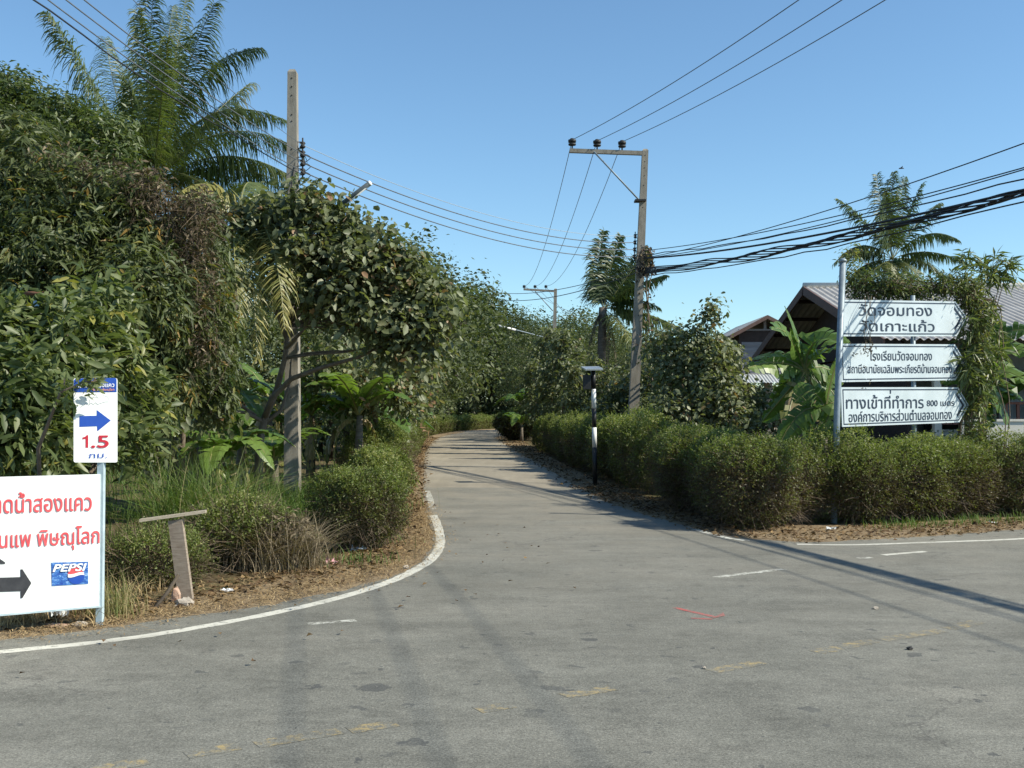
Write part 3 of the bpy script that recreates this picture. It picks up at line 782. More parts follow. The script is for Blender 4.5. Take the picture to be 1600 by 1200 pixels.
hedge('bushy green hedge on the left of the side road, curving away round the bend',
      [off(622, 772, dx=-.6), off(640, 740, dx=-.6), off(650, 714, dx=-.6), off(659, 695, dx=-.6), off(678, 682, dx=-.9, dy=1), off(712, 674.5, dx=-.6, dy=2), Vector((-2, 107, 0)), Vector((6, 111, 0))], hscale=1.0)
# separate bushes at the near left end
def bush(name, label, loc, s, n, L, tone, seed, group=None, mats=None, hw=.7, hd=.6, hh=1.1):
    lv = hedge_bush(seed, n, L, tone=tone, hw=hw * 1.08, hd=hd * 1.08, hh=hh, pw=1.9, lum=.34)
    root = thing(name, label, 'bush', loc, group)
    o = lv.build('foliage', mats or [M['hedge'], M['twig']]); o.parent = root; o.scale = (s, s, s)
    stem = MB()
    for k in range(6):
        a = random.uniform(0, 6.28); stem.tube([Vector(loc), Vector(loc) + Vector((math.cos(a) * .2 * s, math.sin(a) * .2 * s, hh * .5 * s)), Vector(loc) + Vector((math.cos(a) * .4 * s, math.sin(a) * .4 * s, hh * .85 * s))], [.018, .012, .005], 5)
    stem.build('stems', M['twig'], root)
    return root
bush('bush', 'large twiggy bush with bare brown twigs, just right of the left concrete pole foot', G(543, 868) + Vector((0.08, .5, 0)), .70, 24000, .042, .34, 41, hw=.68, hd=.66, hh=1.34)
bush('bush', 'brighter green rounded bush behind the large twiggy bush on the left verge', G(582, 820) + Vector((-.05, .4, 0)), .62, 14000, .06, .66, 42, hw=.7, hd=.7, hh=1.62)
bush('bush', 'low scrubby green bush standing behind the T-shaped wooden stand', G(330, 900) + Vector((.1, .6, 0)), 1.0, 15000, .034, .5, 43, hw=.5, hd=.45, hh=.66)
bush('bush', 'low dusty weedy bush between the white billboard and the T-shaped stand', G(205, 925) + Vector((0, .5, 0)), 1.0, 10000, .028, .40, 44, hw=.5, hd=.45, hh=.42)
bush('bush', 'wild green bush at the very start of the left hedge, third bush from the camera', G(606, 792) + Vector((-.1, .3, 0)), .66, 12000, .065, .6, 45, hw=.75, hd=.8, hh=1.6)
# dry grass bush and tall green grass clump
r = thing('dry_bush', 'brown dried-out bush of dead twigs and grass, left of the twiggy bush', 'dry bush', G(425, 895) + Vector((0, .3, 0)))
grass_patch('dead_stalks', [Vector(r.location)], .2, 1900, .6, .72, M['dry'], lean=.9, parent=r, kind=None, w=.007)
lv = Leaves(); p, out, rr = shell_points(Vector(r.location) + Vector((0, 0, .27)), (.3, .28, .27), 900, 5, .2); whorls(lv, p[p[:, 2] > .03], out[p[:, 2] > .03], 'fine', .45, .3, 0, .6, 3); lv.build('dead_leaves', M['dry'], r)
def grass_clump(label, loc, rad, n, h, tone, lean, w=.011):
    r = thing('grass_clump', label, 'tall grass', loc)
    grass_patch('blades', [Vector(loc)], rad, n, h, tone, M['grass'], lean=lean, parent=r, kind=None, w=w)
    return r
grass_clump('tall arching green grass clump rising behind the T-shaped wooden stand', G(300, 860) + Vector((0, .6, 0)), .36, 1500, 1.2, .62, .95, .009)
grass_clump('loose tall grass leaning right over the brown dry bush', G(370, 855) + Vector((0, .4, 0)), .24, 450, .62, .6, 1.0, .009)
grass_clump('wispy yellowish grass tuft at the right post of the billboard', G(178, 965), .10, 240, .42, .95, .7, .005)

# ================================================================== TREES, LEFT
tree('mango_tree', 'huge dense dark mango tree filling the left edge, creeper-covered', 'tree',
     [Vector((-6.2, 15.5, 0)), Vector((-6.2, 15.5, 1.2)), Vector((-6.0, 15.3, 2.4)), Vector((-5.9, 15, 3.6))], [.24, .2, .16, .1],
     [pb(-90, 330, 14.5, 130, 150, 1.3, 520), pb(40, 300, 14, 110, 100, 1.0, 620), pb(140, 340, 13.6, 110, 85, .9, 620), pb(60, 420, 13.2, 130, 90, 1.0, 760), pb(215, 380, 13.5, 90, 85, .8, 520), pb(190, 470, 13, 110, 90, .9, 680), pb(40, 520, 13, 120, 90, .9, 560),
      pb(290, 400, 14, 70, 90, .7, 360), pb(290, 500, 13.8, 75, 80, .8, 360), pb(240, 580, 13.8, 80, 70, .8, 380), pb(120, 600, 13.6, 120, 80, .9, 420), pb(-110, 480, 13.5, 130, 140, 1.0, 450), pb(-60, 620, 13.8, 120, 90, 1, 350), pb(330, 580, 15, 50, 60, .6, 180), pb(20, 220, 15, 90, 70, 1.0, 420), pb(-20, 690, 14, 140, 70, 1, 300), pb(150, 680, 15, 110, 60, .8, 260)],
     'mango', M['mango'], M['darkbark'], tone=.46, tvar=.25, seed=1, twigs=260, inner=.3, lumpy=.42)
tree('feathery_tree', 'fine-leaved tree rising above the mango at the top left corner', 'tree',
     [Vector((-7.6, 19, 0)), Vector((-7.6, 19, 3)), Vector((-7.4, 18.6, 5.2))], [.2, .15, .08],
     [pb(20, 165, 17.5, 55, 45, .8, 520), pb(100, 190, 17.5, 55, 40, .8, 420), pb(-60, 150, 18, 80, 70, 1, 500), pb(165, 215, 17.2, 45, 30, .6, 320), pb(60, 230, 17, 90, 50, .8, 700), pb(150, 255, 17, 60, 35, .7, 380), pb(-40, 240, 17.5, 80, 60, 1, 420)],
     'fine', M['shrubleaf'], M['bark'], tone=.2, tvar=.3, seed=2, twigs=120, inner=.2, scale=1.15)
# dead brown creeper hanging over the mango
r = thing('dead_creeper', 'mat of brown withered creeper draped over the mango right of its crown', 'creeper', P(270, 470, 13.2))
lv = Leaves()
for px, py, rx, ry, n_ in ((255, 320, 60, 30, 400), (290, 370, 50, 45, 380), (310, 440, 30, 60, 380), (225, 290, 45, 25, 240), (310, 330, 45, 30, 300), (170, 270, 60, 22, 150), (100, 250, 60, 22, 90), (320, 530, 18, 50, 150)):
    c, rad, _ = pb(px, py, 13.2, rx, ry, .35); p, out, rr = shell_points(c, rad, n_ // 3, px, .2)
    whorls(lv, p, out, 'fine', .3, .3, 0, .8, 4)
    m = n_ // 4; p, out, rr = shell_points(c, rad, m, px + 1, .3)
    q = np.stack([p, p + RG.normal(size=(m, 3)) * .12 - Z3 * .12, p + RG.normal(size=(m, 3)) * .16 - Z3 * .35], 1); lv.strip(q, nrm(RG.normal(size=(m, 3))), np.tile([.006, .005, .004], (m, 1)), RG.uniform(.1, .6, m))
lv.build('dead_stems', M['dry'], r)
# near broad shrub round the small sign
tree('leafy_shrub', 'tall light green shrub with oblong leaves behind and around the small blue-topped arrow sign', 'shrub',
     [G(60, 930) + Vector((0, .9, 0)), G(60, 930) + Vector((0, .9, .7)), G(75, 930) + Vector((.05, 1.0, 1.2))], [.05, .04, .025],
     [pb(20, 520, 9.6, 70, 70, .5, 230), pb(100, 520, 9.8, 60, 60, .5, 190), pb(40, 600, 9.1, 70, 60, .5, 230), pb(110, 590, 9.5, 55, 45, .35, 150), pb(-50, 600, 9.3, 90, 90, .5, 240), pb(20, 680, 8.95, 65, 50, .4, 180), pb(170, 560, 10.2, 60, 50, .4, 130), pb(215, 620, 10.6, 45, 60, .4, 110), pb(200, 690, 10, 30, 40, .3, 50), pb(85, 690, 9.1, 45, 45, .35, 90), pb(150, 490, 10.6, 70, 50, .4, 140), pb(-60, 700, 9.2, 80, 60, .5, 140)],
     'shrub', M['shrubleaf'], M['bark'], tone=.55, tvar=.27, seed=3, twigs=170, inner=.1, lumpy=.4)
tree('overhanging_twig', 'leafy shoot hanging in front of the blue top of the small arrow sign', 'branch',
     [G(60, 930) + Vector((0, .1, 0)), P(60, 700, 7.9), P(95, 612, 7.75), P(130, 598, 7.72)], [.02, .015, .009, .005],
     [pb(128, 606, 7.72, 16, 12, .06, 5), pb(150, 596, 7.75, 14, 8, .06, 3), pb(100, 610, 7.8, 22, 22, .1, 6)], 'shrub', M['shrubleaf'], M['bark'], tone=.6, seed=4, twigs=6, inner=.1, scale=.62)

# broad-leaved tree beside the left pole
tb0 = G(402, 797)
tp = [tb0, P(404, 740, 17.3), P(406, 690, 17.3), P(413, 655, 17.3), P(432, 610, 17.3), P(445, 560, 17.2), P(450, 510, 17.2)]
def broad_extra(lb):
    def br(pts, r0): lb.tube([P(*p) for p in pts], [r0 * (1 - .75 * i / (len(pts) - 1)) for i in range(len(pts))], 7)
    br([(413, 655, 17.3), (425, 622, 17.2), (455, 592, 17), (500, 575, 16.9), (560, 558, 16.8), (600, 540, 16.8), (632, 524, 16.8)], .055)
    br([(410, 665, 17.3), (440, 640, 17.4), (452, 600, 17.5), (455, 560, 17.6)], .04)
    br([(413, 660, 17.3), (385, 645, 17.1), (350, 640, 17), (310, 646, 17), (285, 638, 17)], .035)
    br([(400, 650, 17.3), (360, 622, 17.2), (345, 600, 17.2), (330, 560, 17.2), (326, 500, 17.2)], .03)
    br([(445, 545, 17.2), (470, 520, 17.1), (500, 480, 17), (530, 440, 17)], .035)
    br([(448, 530, 17.2), (430, 480, 17.2), (420, 430, 17.2), (400, 380, 17.2)], .035)
    br([(365, 640, 17.1), (335, 655, 16.9), (325, 690, 16.9)], .012); br([(350, 625, 17.1), (320, 618, 16.9), (290, 628, 16.8)], .012)
tree('broad_leaved_tree', 'spreading tree with large dusty leaves and forked trunk before the left concrete pole', 'tree', tp, [.085, .07, .065, .06, .05, .04, .03],
     [pb(545, 335, 17, 18, 14, .3, 12), pb(592, 368, 16.9, 22, 14, .3, 16), pb(640, 405, 16.8, 18, 16, .3, 14), pb(690, 470, 16.8, 16, 26, .3, 18), pb(695, 520, 16.8, 12, 20, .3, 10), pb(505, 312, 17, 22, 12, .3, 14), pb(610, 395, 17, 14, 22, .3, 10), pb(345, 372, 17.6, 40, 32, .4, 37), pb(385, 355, 17.6, 40, 30, .4, 37), pb(425, 338, 17.3, 38, 26, .5, 55), pb(420, 380, 17.5, 44, 30, .4, 49), pb(478, 325, 17, 34, 22, .4, 49), pb(500, 345, 17, 40, 28, .5, 55), pb(475, 385, 16.8, 46, 34, .6, 86), pb(530, 385, 16.9, 40, 30, .5, 68), pb(560, 362, 17, 30, 22, .4, 34), pb(560, 415, 16.8, 50, 34, .6, 93), pb(605, 420, 16.9, 34, 24, .5, 49), pb(630, 450, 16.9, 36, 26, .5, 55), pb(672, 455, 16.8, 22, 22, .3, 23), pb(672, 495, 16.7, 28, 28, .4, 43), pb(640, 500, 16.8, 40, 34, .5, 68), pb(665, 540, 16.8, 26, 30, .4, 37), pb(620, 545, 16.8, 42, 32, .5, 62), pb(580, 500, 16.8, 50, 38, .6, 93),
      pb(525, 470, 17, 50, 38, .6, 86), pb(475, 440, 17.2, 44, 36, .6, 74), pb(425, 445, 18, 34, 34, .4, 18), pb(350, 420, 17.9, 34, 34, .4, 24), pb(650, 420, 17, 18, 20, .3, 12), pb(330, 330, 17.5, 26, 20, .4, 24), pb(460, 300, 17.1, 16, 12, .3, 8)],
     'teak', M['teak'], M['bark'], tone=.5, tvar=.28, seed=5, twigs=220, inner=.1, lumpy=.5, extra=broad_extra, scale=1.0)
tree('understorey_tree', 'low dusty leafy tree between the mango and the forked trunk', 'tree', [G(285, 815), P(285, 700, 16), P(290, 620, 15.6)], [.05, .04, .03],
     [pb(265, 590, 14.5, 45, 40, .5, 60), pb(330, 640, 15, 40, 30, .4, 34), pb(245, 640, 14.2, 40, 40, .4, 50), pb(300, 490, 15, 50, 40, .5, 60), pb(330, 430, 16, 45, 40, .5, 55), pb(230, 700, 14.5, 40, 30, .4, 30)], 'teak', M['teak'], M['bark'], tone=.45, seed=6, twigs=50, inner=.2, scale=.85)

tree('understorey_tree', 'low leafy tree right of the left pole, under the spreading tree, above the bananas', 'tree', [G(590, 760), P(590, 700, 21.5), P(585, 640, 21.5), P(580, 600, 21.5)], [.06, .05, .04, .03],
     [pb(520, 560, 20.5, 40, 30, .5, 70), pb(570, 600, 20.5, 44, 34, .5, 90), pb(620, 600, 21, 40, 34, .5, 80), pb(650, 570, 21.5, 36, 34, .5, 80), pb(640, 630, 21, 36, 28, .5, 60), pb(600, 550, 21.5, 50, 34, .5, 80), pb(560, 640, 21, 30, 22, .4, 40), pb(490, 600, 21, 26, 24, .4, 34)], 'teak', M['teak'], M['bark'], tone=.6, seed=16, twigs=70, inner=.15, scale=.9)
# ------------------------------------------------------------------ palms
big = coconut_palm('tall coconut palm with a full green crown rising behind the mango on the left', P(236, 690, 24) * 1.0, P(237, 300, 24), .2, .15)
big.location.z = 0; 
def fr(parent, a, c, b, **k): return frond(parent, P(*a), P(*c), P(*b), **k)
D = 24; o = (237, 300, D)
for c, b, h, tn in (((150, 130, D), (75, 20, D - 1), .55, .55), ((225, 120, D + 1), (243, -45, D), .22, .4), ((262, 150, D), (292, -10, D + 1), .22, .4), ((275, 130, D - .5), (335, 5, D - 1.5), .3, .5), ((290, 80, D), (405, 75, D), .45, .4),
                    ((300, 120, D + 1), (452, 190, D + 1.5), .55, .4), ((330, 150, D - 1), (470, 235, D - 1), .75, .45), ((330, 200, D - 1), (455, 275, D), .9, .45), ((330, 225, D), (476, 300, D - 1), .9, .4), ((280, 230, D - 1), (352, 330, D - 2.5), .8, .5),
                    ((180, 180, D + 1), (165, 60, D + 2), .5, .35), ((190, 220, D), (135, 170, D - 1), .8, .35), ((190, 250, D - 1), (160, 260, D - 2), .8, .35), ((240, 150, D - 1.5), (215, 20, D - 2), .35, .55), ((250, 180, D - 2), (262, 60, D - 3), .5, .6), ((300, 200, D + 1), (390, 130, D + 3), .6, .3),
                    ((255, 110, D + 2), (270, 10, D + 3), .3, .35), ((210, 200, D - 1.5), (200, 120, D - 3), .7, .5), ((290, 260, D - 1), (330, 290, D - 2.5), .9, .45), ((205, 250, D + 2), (120, 240, D + 3), .8, .3)):
    hint = (0, 0, 1) if abs(b[0] - 237) > 70 else (0.15, -1, .1)
    fr(big, o, c, b, ll=1.0 if abs(b[0] - 237) > 70 else .75, n=74, hang=max(h, .5) * 1.25, tone=tn - .06, sidehint=hint, w=.024)
low = coconut_palm('shorter coconut palm with drooping yellow-green fronds behind the forked tree', P(300, 700, 18.8), P(372, 330, 18.8), .15, .12)
low.location.z = 0
D = 18; o = (375, 325, 18.8)
for c, b, h, tn in (((330, 268, 18.5), (285, 298, 17.5), .8, .95), ((400, 285, 18), (430, 390, 16.6), .8, .92), ((420, 270, 20), (520, 360, 19), .9, .55), ((432, 320, 16.4), (444, 510, 15.8), .55, .92), ((392, 330, 16.6), (402, 560, 16.0), .5, .88), ((355, 335, 16.6), (376, 500, 15.9), .6, .8), ((420, 300, 21), (545, 340, 21), .9, .4), ((330, 300, 21), (270, 350, 21), .8, .6), ((440, 300, 20), (500, 440, 20), .8, .4), ((380, 270, 21), (400, 290, 23), .8, .5)):
    fr(low, o, c, b, ll=.72, n=48, hang=h, tone=tn, w=.03)
mid = coconut_palm('coconut palm with ragged upright fronds and dead brown skirt behind the right roadside pole', P(936, 700, 46), P(942, 478, 46), .2, .17)
mid.location.z = 0; o = (944, 482, 46)
for c, b, h, tn in (((925, 430, 46), (944, 362, 46), .12, .5), ((948, 430, 46), (970, 368, 46), .15, .5), ((975, 440, 46), (1012, 388, 46), .3, .4), ((990, 440, 45), (1040, 430, 45), .5, .45), ((980, 430, 47), (1015, 400, 47), .4, .35), ((985, 470, 46), (1060, 545, 45), .8, .7), ((1010, 480, 46), (1075, 520, 46), .8, .8), ((970, 500, 45), (1015, 580, 44), .8, .95), ((985, 455, 46), (1030, 480, 45), .8, .35), ((925, 455, 46), (925, 430, 48), .3, .3)):
    fr(mid, o, c, b, ll=.85, n=52, hang=max(h, .45), tone=tn - .2, sidehint=(0, 0, 1) if b[1] > 420 else (.1, -1, .2), w=.055)
for c, b in (((930, 490, 46), (918, 550, 45.7)), ((950, 500, 45.6), (950, 560, 45.4)), ((955, 500, 46), (962, 560, 45.6))):
    f = fr(mid, o, c, b, ll=.45, n=24, hang=1.2, tone=.35, w=.05, name='dead_frond')
    f.data.materials[0] = M['dry']
rp = coconut_palm('coconut palm on the right horizon with a round crown above the creeper', P(1395, 690, 52), P(1393, 402, 52), .22, .17)
rp.location.z = 0; o = (1394, 405, 52)
for c, b, h, tn in (((1360, 350, 52), (1318, 320, 52), .45, .6), ((1380, 340, 52), (1372, 284, 52), .15, .4), ((1390, 330, 51), (1396, 280, 50), .15, .45), ((1402, 330, 52), (1412, 287, 53), .15, .35), ((1415, 340, 52), (1436, 298, 52), .3, .4), ((1430, 345, 53), (1462, 325, 54), .5, .5), ((1440, 350, 51), (1488, 380, 51), .75, .6),
                    ((1440, 385, 52), (1494, 412, 51), .8, .6), ((1350, 365, 52), (1312, 415, 51), .85, .35), ((1350, 390, 53), (1325, 400, 53), .8, .4), ((1365, 420, 51), (1350, 450, 50), .5, .6), ((1392, 420, 50.5), (1392, 455, 50), .4, .85), ((1420, 410, 51), (1440, 455, 50), .4, .8), ((1415, 430, 50.5), (1425, 460, 50), .4, .75), ((1385, 350, 50), (1385, 310, 49), .4, .6), ((1345, 410, 52), (1330, 445, 52), .6, .3), ((1440, 400, 53), (1470, 440, 53), .6, .4)):
    c = (1394 + (c[0] - 1394) * 1.1, 405 + (c[1] - 405) * 1.05 - 4, c[2]); b = (1394 + (b[0] - 1394) * 1.1, 405 + (b[1] - 405) * 1.05 - 4, b[2])
    fr(rp, o, c, b, ll=.9, n=44, hang=max(h, .45), tone=tn - .15, sidehint=(0, 0, 1) if abs(b[0] - 1394) > 45 else (.1, -1, .2), w=.045)
nt = MB()
for k in range(6): nt.tube([P(1400 + k * 2, 408 + k % 3 * 3, 51.5) + Vector((0, 0, .14)), P(1400 + k * 2, 408 + k % 3 * 3, 51.5) + Vector((0, 0, .0)), P(1400 + k * 2, 408 + k % 3 * 3, 51.5) - Vector((0, 0, .14))], [.05, .14, .05], 8)
nt.build('coconuts', M['banana'], rp)

# ------------------------------------------------------------------ bananas
def banana_plant(label, base, h, leaves, group=None, r=.11):
    root = thing('banana_plant', label, 'banana plant', base, group)
    mb = MB(); mb.tube([Vector(base), Vector(base) + Vector((0, 0, h * .5)), Vector(base) + Vector((.02, 0, h))], [r, r * .8, r * .5], 9)
    mb.build('stem', M['palmbark'], root)
    for L in leaves: banana_leaf(root, *L[:3], **L[3])
    return root
def auto_banana(label, base, h, n, L=1.6, w=.42, seed=0, dead=2, group=None):
    rr = random.Random(seed); b = Vector(base); top = b + Vector((0, 0, h)); lv_ = []
    for k in range(n):
        a = k * 2.4 + rr.random(); d = Vector((math.cos(a), math.sin(a), 0)); e = rr.uniform(.45, .8); l = L * rr.uniform(.75, 1.1)
        lv_.append((top, top + d * l * .4 + Vector((0, 0, l * e)), top + d * l * .95 + Vector((0, 0, l * e * rr.uniform(-.3, .9))), dict(w=w, tone=rr.uniform(.4, .75), torn=.25)))
    for k in range(dead):
        a = rr.uniform(0, 6.28); d = Vector((math.cos(a), math.sin(a), 0))
        lv_.append((top - Vector((0, 0, .1)), top + d * .5 + Vector((0, 0, .15)), top + d * .45 - Vector((0, 0, h * .7)), dict(w=w * .55, tone=.98, torn=.5, hang=.9)))
    return banana_plant(label, base, h, lv_, group)
auto_banana('banana plant with hanging dead leaves left of the forked trunk', G(335, 790), 1.6, 7, 1.3, .38, 1, 5)
auto_banana('banana plant directly behind the left concrete pole', G(485, 768), 1.5, 8, 1.6, .42, 2, 2)
auto_banana('banana plant with bright leaves just right of the left concrete pole', G(540, 765), 1.3, 8, 1.6, .45, 3, 3)
auto_banana('banana plant behind the green roadside bush at the left', G(600, 752), 1.2, 7, 1.4, .4, 4, 2)
auto_banana('banana plant deep in the shade behind the tall grass', G(420, 745), 1.9, 7, 1.6, .42, 5, 4)
auto_banana('banana plant with drooping leaves behind the dry bush', G(375, 770), 1.1, 6, 1.4, .4, 6, 3)
auto_banana('banana plant showing above the dark low one at the bend', P(812, 700, 63), 2.6, 6, 1.9, .5, 7, 0)
auto_banana('dark banana plant low beside the bend of the side road', G(815, 690), .9, 9, 1.5, .42, 8, 0)
bush('bush', 'dark green bush at the inside of the bend, around the low bananas', G(806, 688), 1.7, 9000, .09, .12, 47, hw=.6, hd=.6, hh=1.0)
auto_banana('small banana plant behind the striped post', G(968, 715), 1.2, 6, 1.3, .35, 9, 1)

auto_banana('short banana plant with drooping leaves just left of the forked trunk foot', G(345, 805), .8, 8, 1.2, .36, 21, 4)
auto_banana('short banana plant in the grass between the forked trunk and the left pole', G(428, 782), .7, 8, 1.1, .34, 22, 2)
auto_banana('leaning banana plant behind the tall grass, left of the other bananas', G(270, 800), 1.3, 7, 1.3, .38, 23, 4)
auto_banana('banana plant with lit leaves right behind the wild green bush', G(560, 775), 1.5, 9, 1.4, .42, 24, 2)
# right bananas in front of the gabled house, leaf by leaf
def BL(a, c, b, d, w, tone, **k):
    k.setdefault('sidehint', (.15, -1, .75)); k['hang'] = k.get('hang', .15) * .6; w *= .95; k['torn'] = max(k.get('torn', 0), .34)
    return (P(a[0], a[1], d), P(c[0], c[1], d + k.pop('dc', 0)), P(b[0], b[1], d + k.pop('db', 0)), dict(w=w, tone=tone, **k))
D = 20.5; s = (1258, 580)
banana_plant('banana plant with big arching leaves between the wooden house and the arrow signs', G(1255, 762), 2.2,
  [BL(s, (1245, 520), (1226, 478), D, .28, .6, hang=.1, sidehint=(1, -.4, 0)), BL(s, (1262, 500), (1330, 545), D, .55, .62, db=-.8), BL(s, (1230, 500), (1205, 515), D, .4, .6, db=-1), BL(s, (1215, 555), (1168, 575), D, .42, .7, db=-.6, hang=.5),
   BL(s, (1270, 545), (1330, 540), D, .4, .66, db=-1.2), BL(s, (1290, 560), (1318, 600), D, .45, .55, db=.4, hang=.6), BL(s, (1225, 575), (1210, 650), D, .4, .35, db=.8, hang=.7), BL(s, (1235, 610), (1225, 690), D, .35, .98, db=-.6, torn=.5, hang=1.0), BL(s, (1290, 600), (1282, 690), D, .42, .98, torn=.5, hang=1.0), BL(s, (1300, 590), (1322, 660), D, .4, .35, hang=.8),
   BL(s, (1240, 600), (1190, 660), D, .45, .3, db=.6, hang=.6), BL(s, (1270, 610), (1265, 700), D, .42, .4, hang=.9), BL(s, (1225, 545), (1175, 560), D, .36, .45, db=.9)])
D = 19.2; s = (1290, 640)
banana_plant('shorter banana plant with an upright yellow-edged leaf left of the sign pole', G(1288, 762), 1.0,
  [BL(s, (1320, 600), (1275, 692), D, .4, .66, hang=.5), BL(s, (1300, 570), (1318, 550), D, .4, .6, sidehint=(1, -.5, 0)), BL(s, (1270, 590), (1240, 630), D, .42, .5), BL(s, (1250, 620), (1215, 700), D, .4, .4, hang=.7), BL(s, (1330, 600), (1345, 680), D, .4, .5, hang=.6)])
D = 18; s = (1530, 590)
banana_plant('banana plant with drooping dark leaves right of the arrow signs', G(1535, 765), 1.9,
  [BL(s, (1535, 510), (1610, 515), D, .5, .3, db=-.5), BL(s, (1545, 520), (1640, 560), D, .4, .68, db=-1.0, sidehint=(.2, -1, .6)), BL(s, (1560, 560), (1625, 610), D, .42, .7, db=-.8, sidehint=(.3, -1, .5)), BL(s, (1570, 600), (1594, 625), D, .36, .25, hang=.6, db=-.6), BL(s, (1555, 600), (1578, 670), D - .5, .4, .42, hang=.5, sidehint=(1, -.8, 0)),
   BL(s, (1540, 640), (1553, 668), D - .4, .3, .3, hang=.6), BL(s, (1500, 560), (1470, 600), D, .4, .4), BL(s, (1510, 620), (1552, 655), D - .5, .3, .25, hang=.5)])
auto_banana('banana plant at the right frame edge beyond the drooping one', G(1640, 745), 2.0, 8, 1.7, .5, 12, 1)
# ------------------------------------------------------------------ right side vegetation
SPEC['cassava'] = dict(k=8, L=.26, W=.035, spread=1.0, droop=.35, style=4, fold=.15, tw=.015, ax=.25)
def cassava(label, base, tips, cat='shrub', k=8, scale=1.0, tone=.55, name='cassava_shrub'):
    root = thing(name, label, cat, base); lb = MB(); lv = Leaves(); b = Vector(base)
    mid_ = [b, b + (Vector(tips[0]) - b) * .3 + Vector((.03, 0, .1)), b + (Vector(tips[0]) - b) * .55]
    lb.tube(mid_, [.035, .028, .02], 6)
    for i, t in enumerate(tips):
        t = Vector(t); st = mid_[1 + i % 2]
        lb.tube([st, st.lerp(t, .5) + Vector((random.gauss(0, .04), random.gauss(0, .04), -.03)), t], [.016, .011, .005], 5)
        n = 9; c = np.array([list(t)] * n) + RG.normal(size=(n, 3)) * .06 * scale; out = nrm(RG.normal(size=(n, 3)) + Z3 * .3)
        pet = np.stack([np.repeat(np.array([list(t)]), n, 0), c + out * .10 * scale], 1); lv.strip(pet, nrm(RG.normal(size=(n, 3))), np.full((n, 2), .006), np.full(n, .9))
        whorls(lv, c + out * .10 * scale, out, 'cassava', tone, .18, 0, scale, k)
    lb.build('stems', M['bark'], root); lv.build('foliage', M['shrubleaf'], root); return root
D = 15.6
cassava('shrub with long finger-like leaves covering the tips of the three arrow signs', G(1530, 800) + Vector((0, .7, 0)),
        [P(x, y, 16.75 + dz * .6) for x, y, dz in ((1518, 505, .2), (1530, 500, .5), (1512, 560, .1), (1522, 590, .3), (1545, 550, .4), (1510, 575, 0), (1545, 590, .5), (1555, 530, .8), (1530, 540, .3), (1530, 610, .3), (1520, 530, .5))])
cassava('tall shoot with star-shaped long leaves rising against the sky above the signs', G(1540, 790) + Vector((.1, 1.5, 0)),
        [P(x, y, 17.1 + dz) for x, y, dz in ((1510, 410, 0), (1535, 425, .2), (1497, 430, -.2), (1560, 415, .3), (1575, 418, .2), (1525, 450, 0), (1550, 440, .1), (1565, 432, .2), (1510, 470, .1), (1530, 480, .2))], name='tall_shrub')
r = thing('creeper', 'green and brown creeper heaped above the arrow signs and down their right side', 'creeper', G(1500, 790) + Vector((0, 1.0, 0)))
lv = Leaves(); mb = MB()
for k in range(9):
    x0 = 1518 + k * 5; pts = [P(x0, 760, 17), P(x0 + random.gauss(0, 10), 650, 17), P(x0 + random.gauss(0, 10), 540, 17), P(x0 - 5 + random.gauss(0, 8), 470, 17), P(1430 - k * 8, 450 + random.gauss(0, 6), 17), P(1350 - k * 5, 445 + random.gauss(0, 8), 17)]
    mb.tube(smooth_poly(pts, 4), .008, 4)
mb.build('vine_stems', M['twig'], r)
for px, py, rx, ry, n_, tn in ((1345, 440, 25, 22, 180, .4), (1330, 405, 12, 20, 60, .5), (1375, 452, 35, 14, 260, .2), (1425, 456, 40, 14, 300, .15), (1470, 446, 30, 14, 200, .3), (1512, 455, 22, 22, 220, .4), (1532, 500, 18, 30, 220, .5), (1530, 560, 18, 40, 240, .5), (1524, 630, 15, 40, 190, .45), (1530, 680, 26, 25, 180, .4), (1500, 695, 40, 14, 120, .35), (1335, 680, 30, 25, 120, .35), (1340, 470, 14, 10, 60, .3), (1400, 440, 25, 12, 90, .45)):
    c, rad, _ = pb(px, py, 17.0, rx, ry, .28); p, out, rr = shell_points(c, rad, int(n_ * .7), px + py, .1); whorls(lv, p, out, 'fine', tn + .15, .3, 0, .75, 5)
    p, out, rr = shell_points(c, rad, n_ // (3 if py < 470 else 7), px, .1); whorls(lv, p, out, 'fine', .35, .3, 1, .6, 3)
lv.build('leaves', [M['shrubleaf'], M['dry']], r)
# creeper wisps hanging on the sign faces
r = thing('hanging_vine', 'thin dark vine trailing down over the lettering of the top arrow sign', 'vine', P(1353, 470, 15.65))
mb = MB(); lv = Leaves()
for x0 in (1351, 1356, 1362):
    pts = [P(x0, 462, 15.72)] + [P(x0 + random.gauss(0, 2.5), y, 15.55) for y in (480, 500, 520, 540, 552)]; mb.tube(smooth_poly(pts, 3), .004, 4)
mb.build('vine_stems', M['twig'], r)
p = np.array([list(P(1355 + random.gauss(0, 5), random.uniform(466, 612) if k % 3 else random.uniform(528, 548), 15.52)) for k in range(46)]); p2 = np.array([list(P(1335 + random.gauss(0, 7), random.uniform(538, 556), 15.52)) for k in range(8)])
p = np.r_[p, p2]; lv.leaf(p, nrm(RG.normal(size=p.shape) * np.array([1, .3, 1])), nrm(RG.normal(size=p.shape) + np.array([0, -1.5, 0])), .05, .02, RG.uniform(0, .5, len(p)), 2)
lv.build('leaves', M['dry'], r)

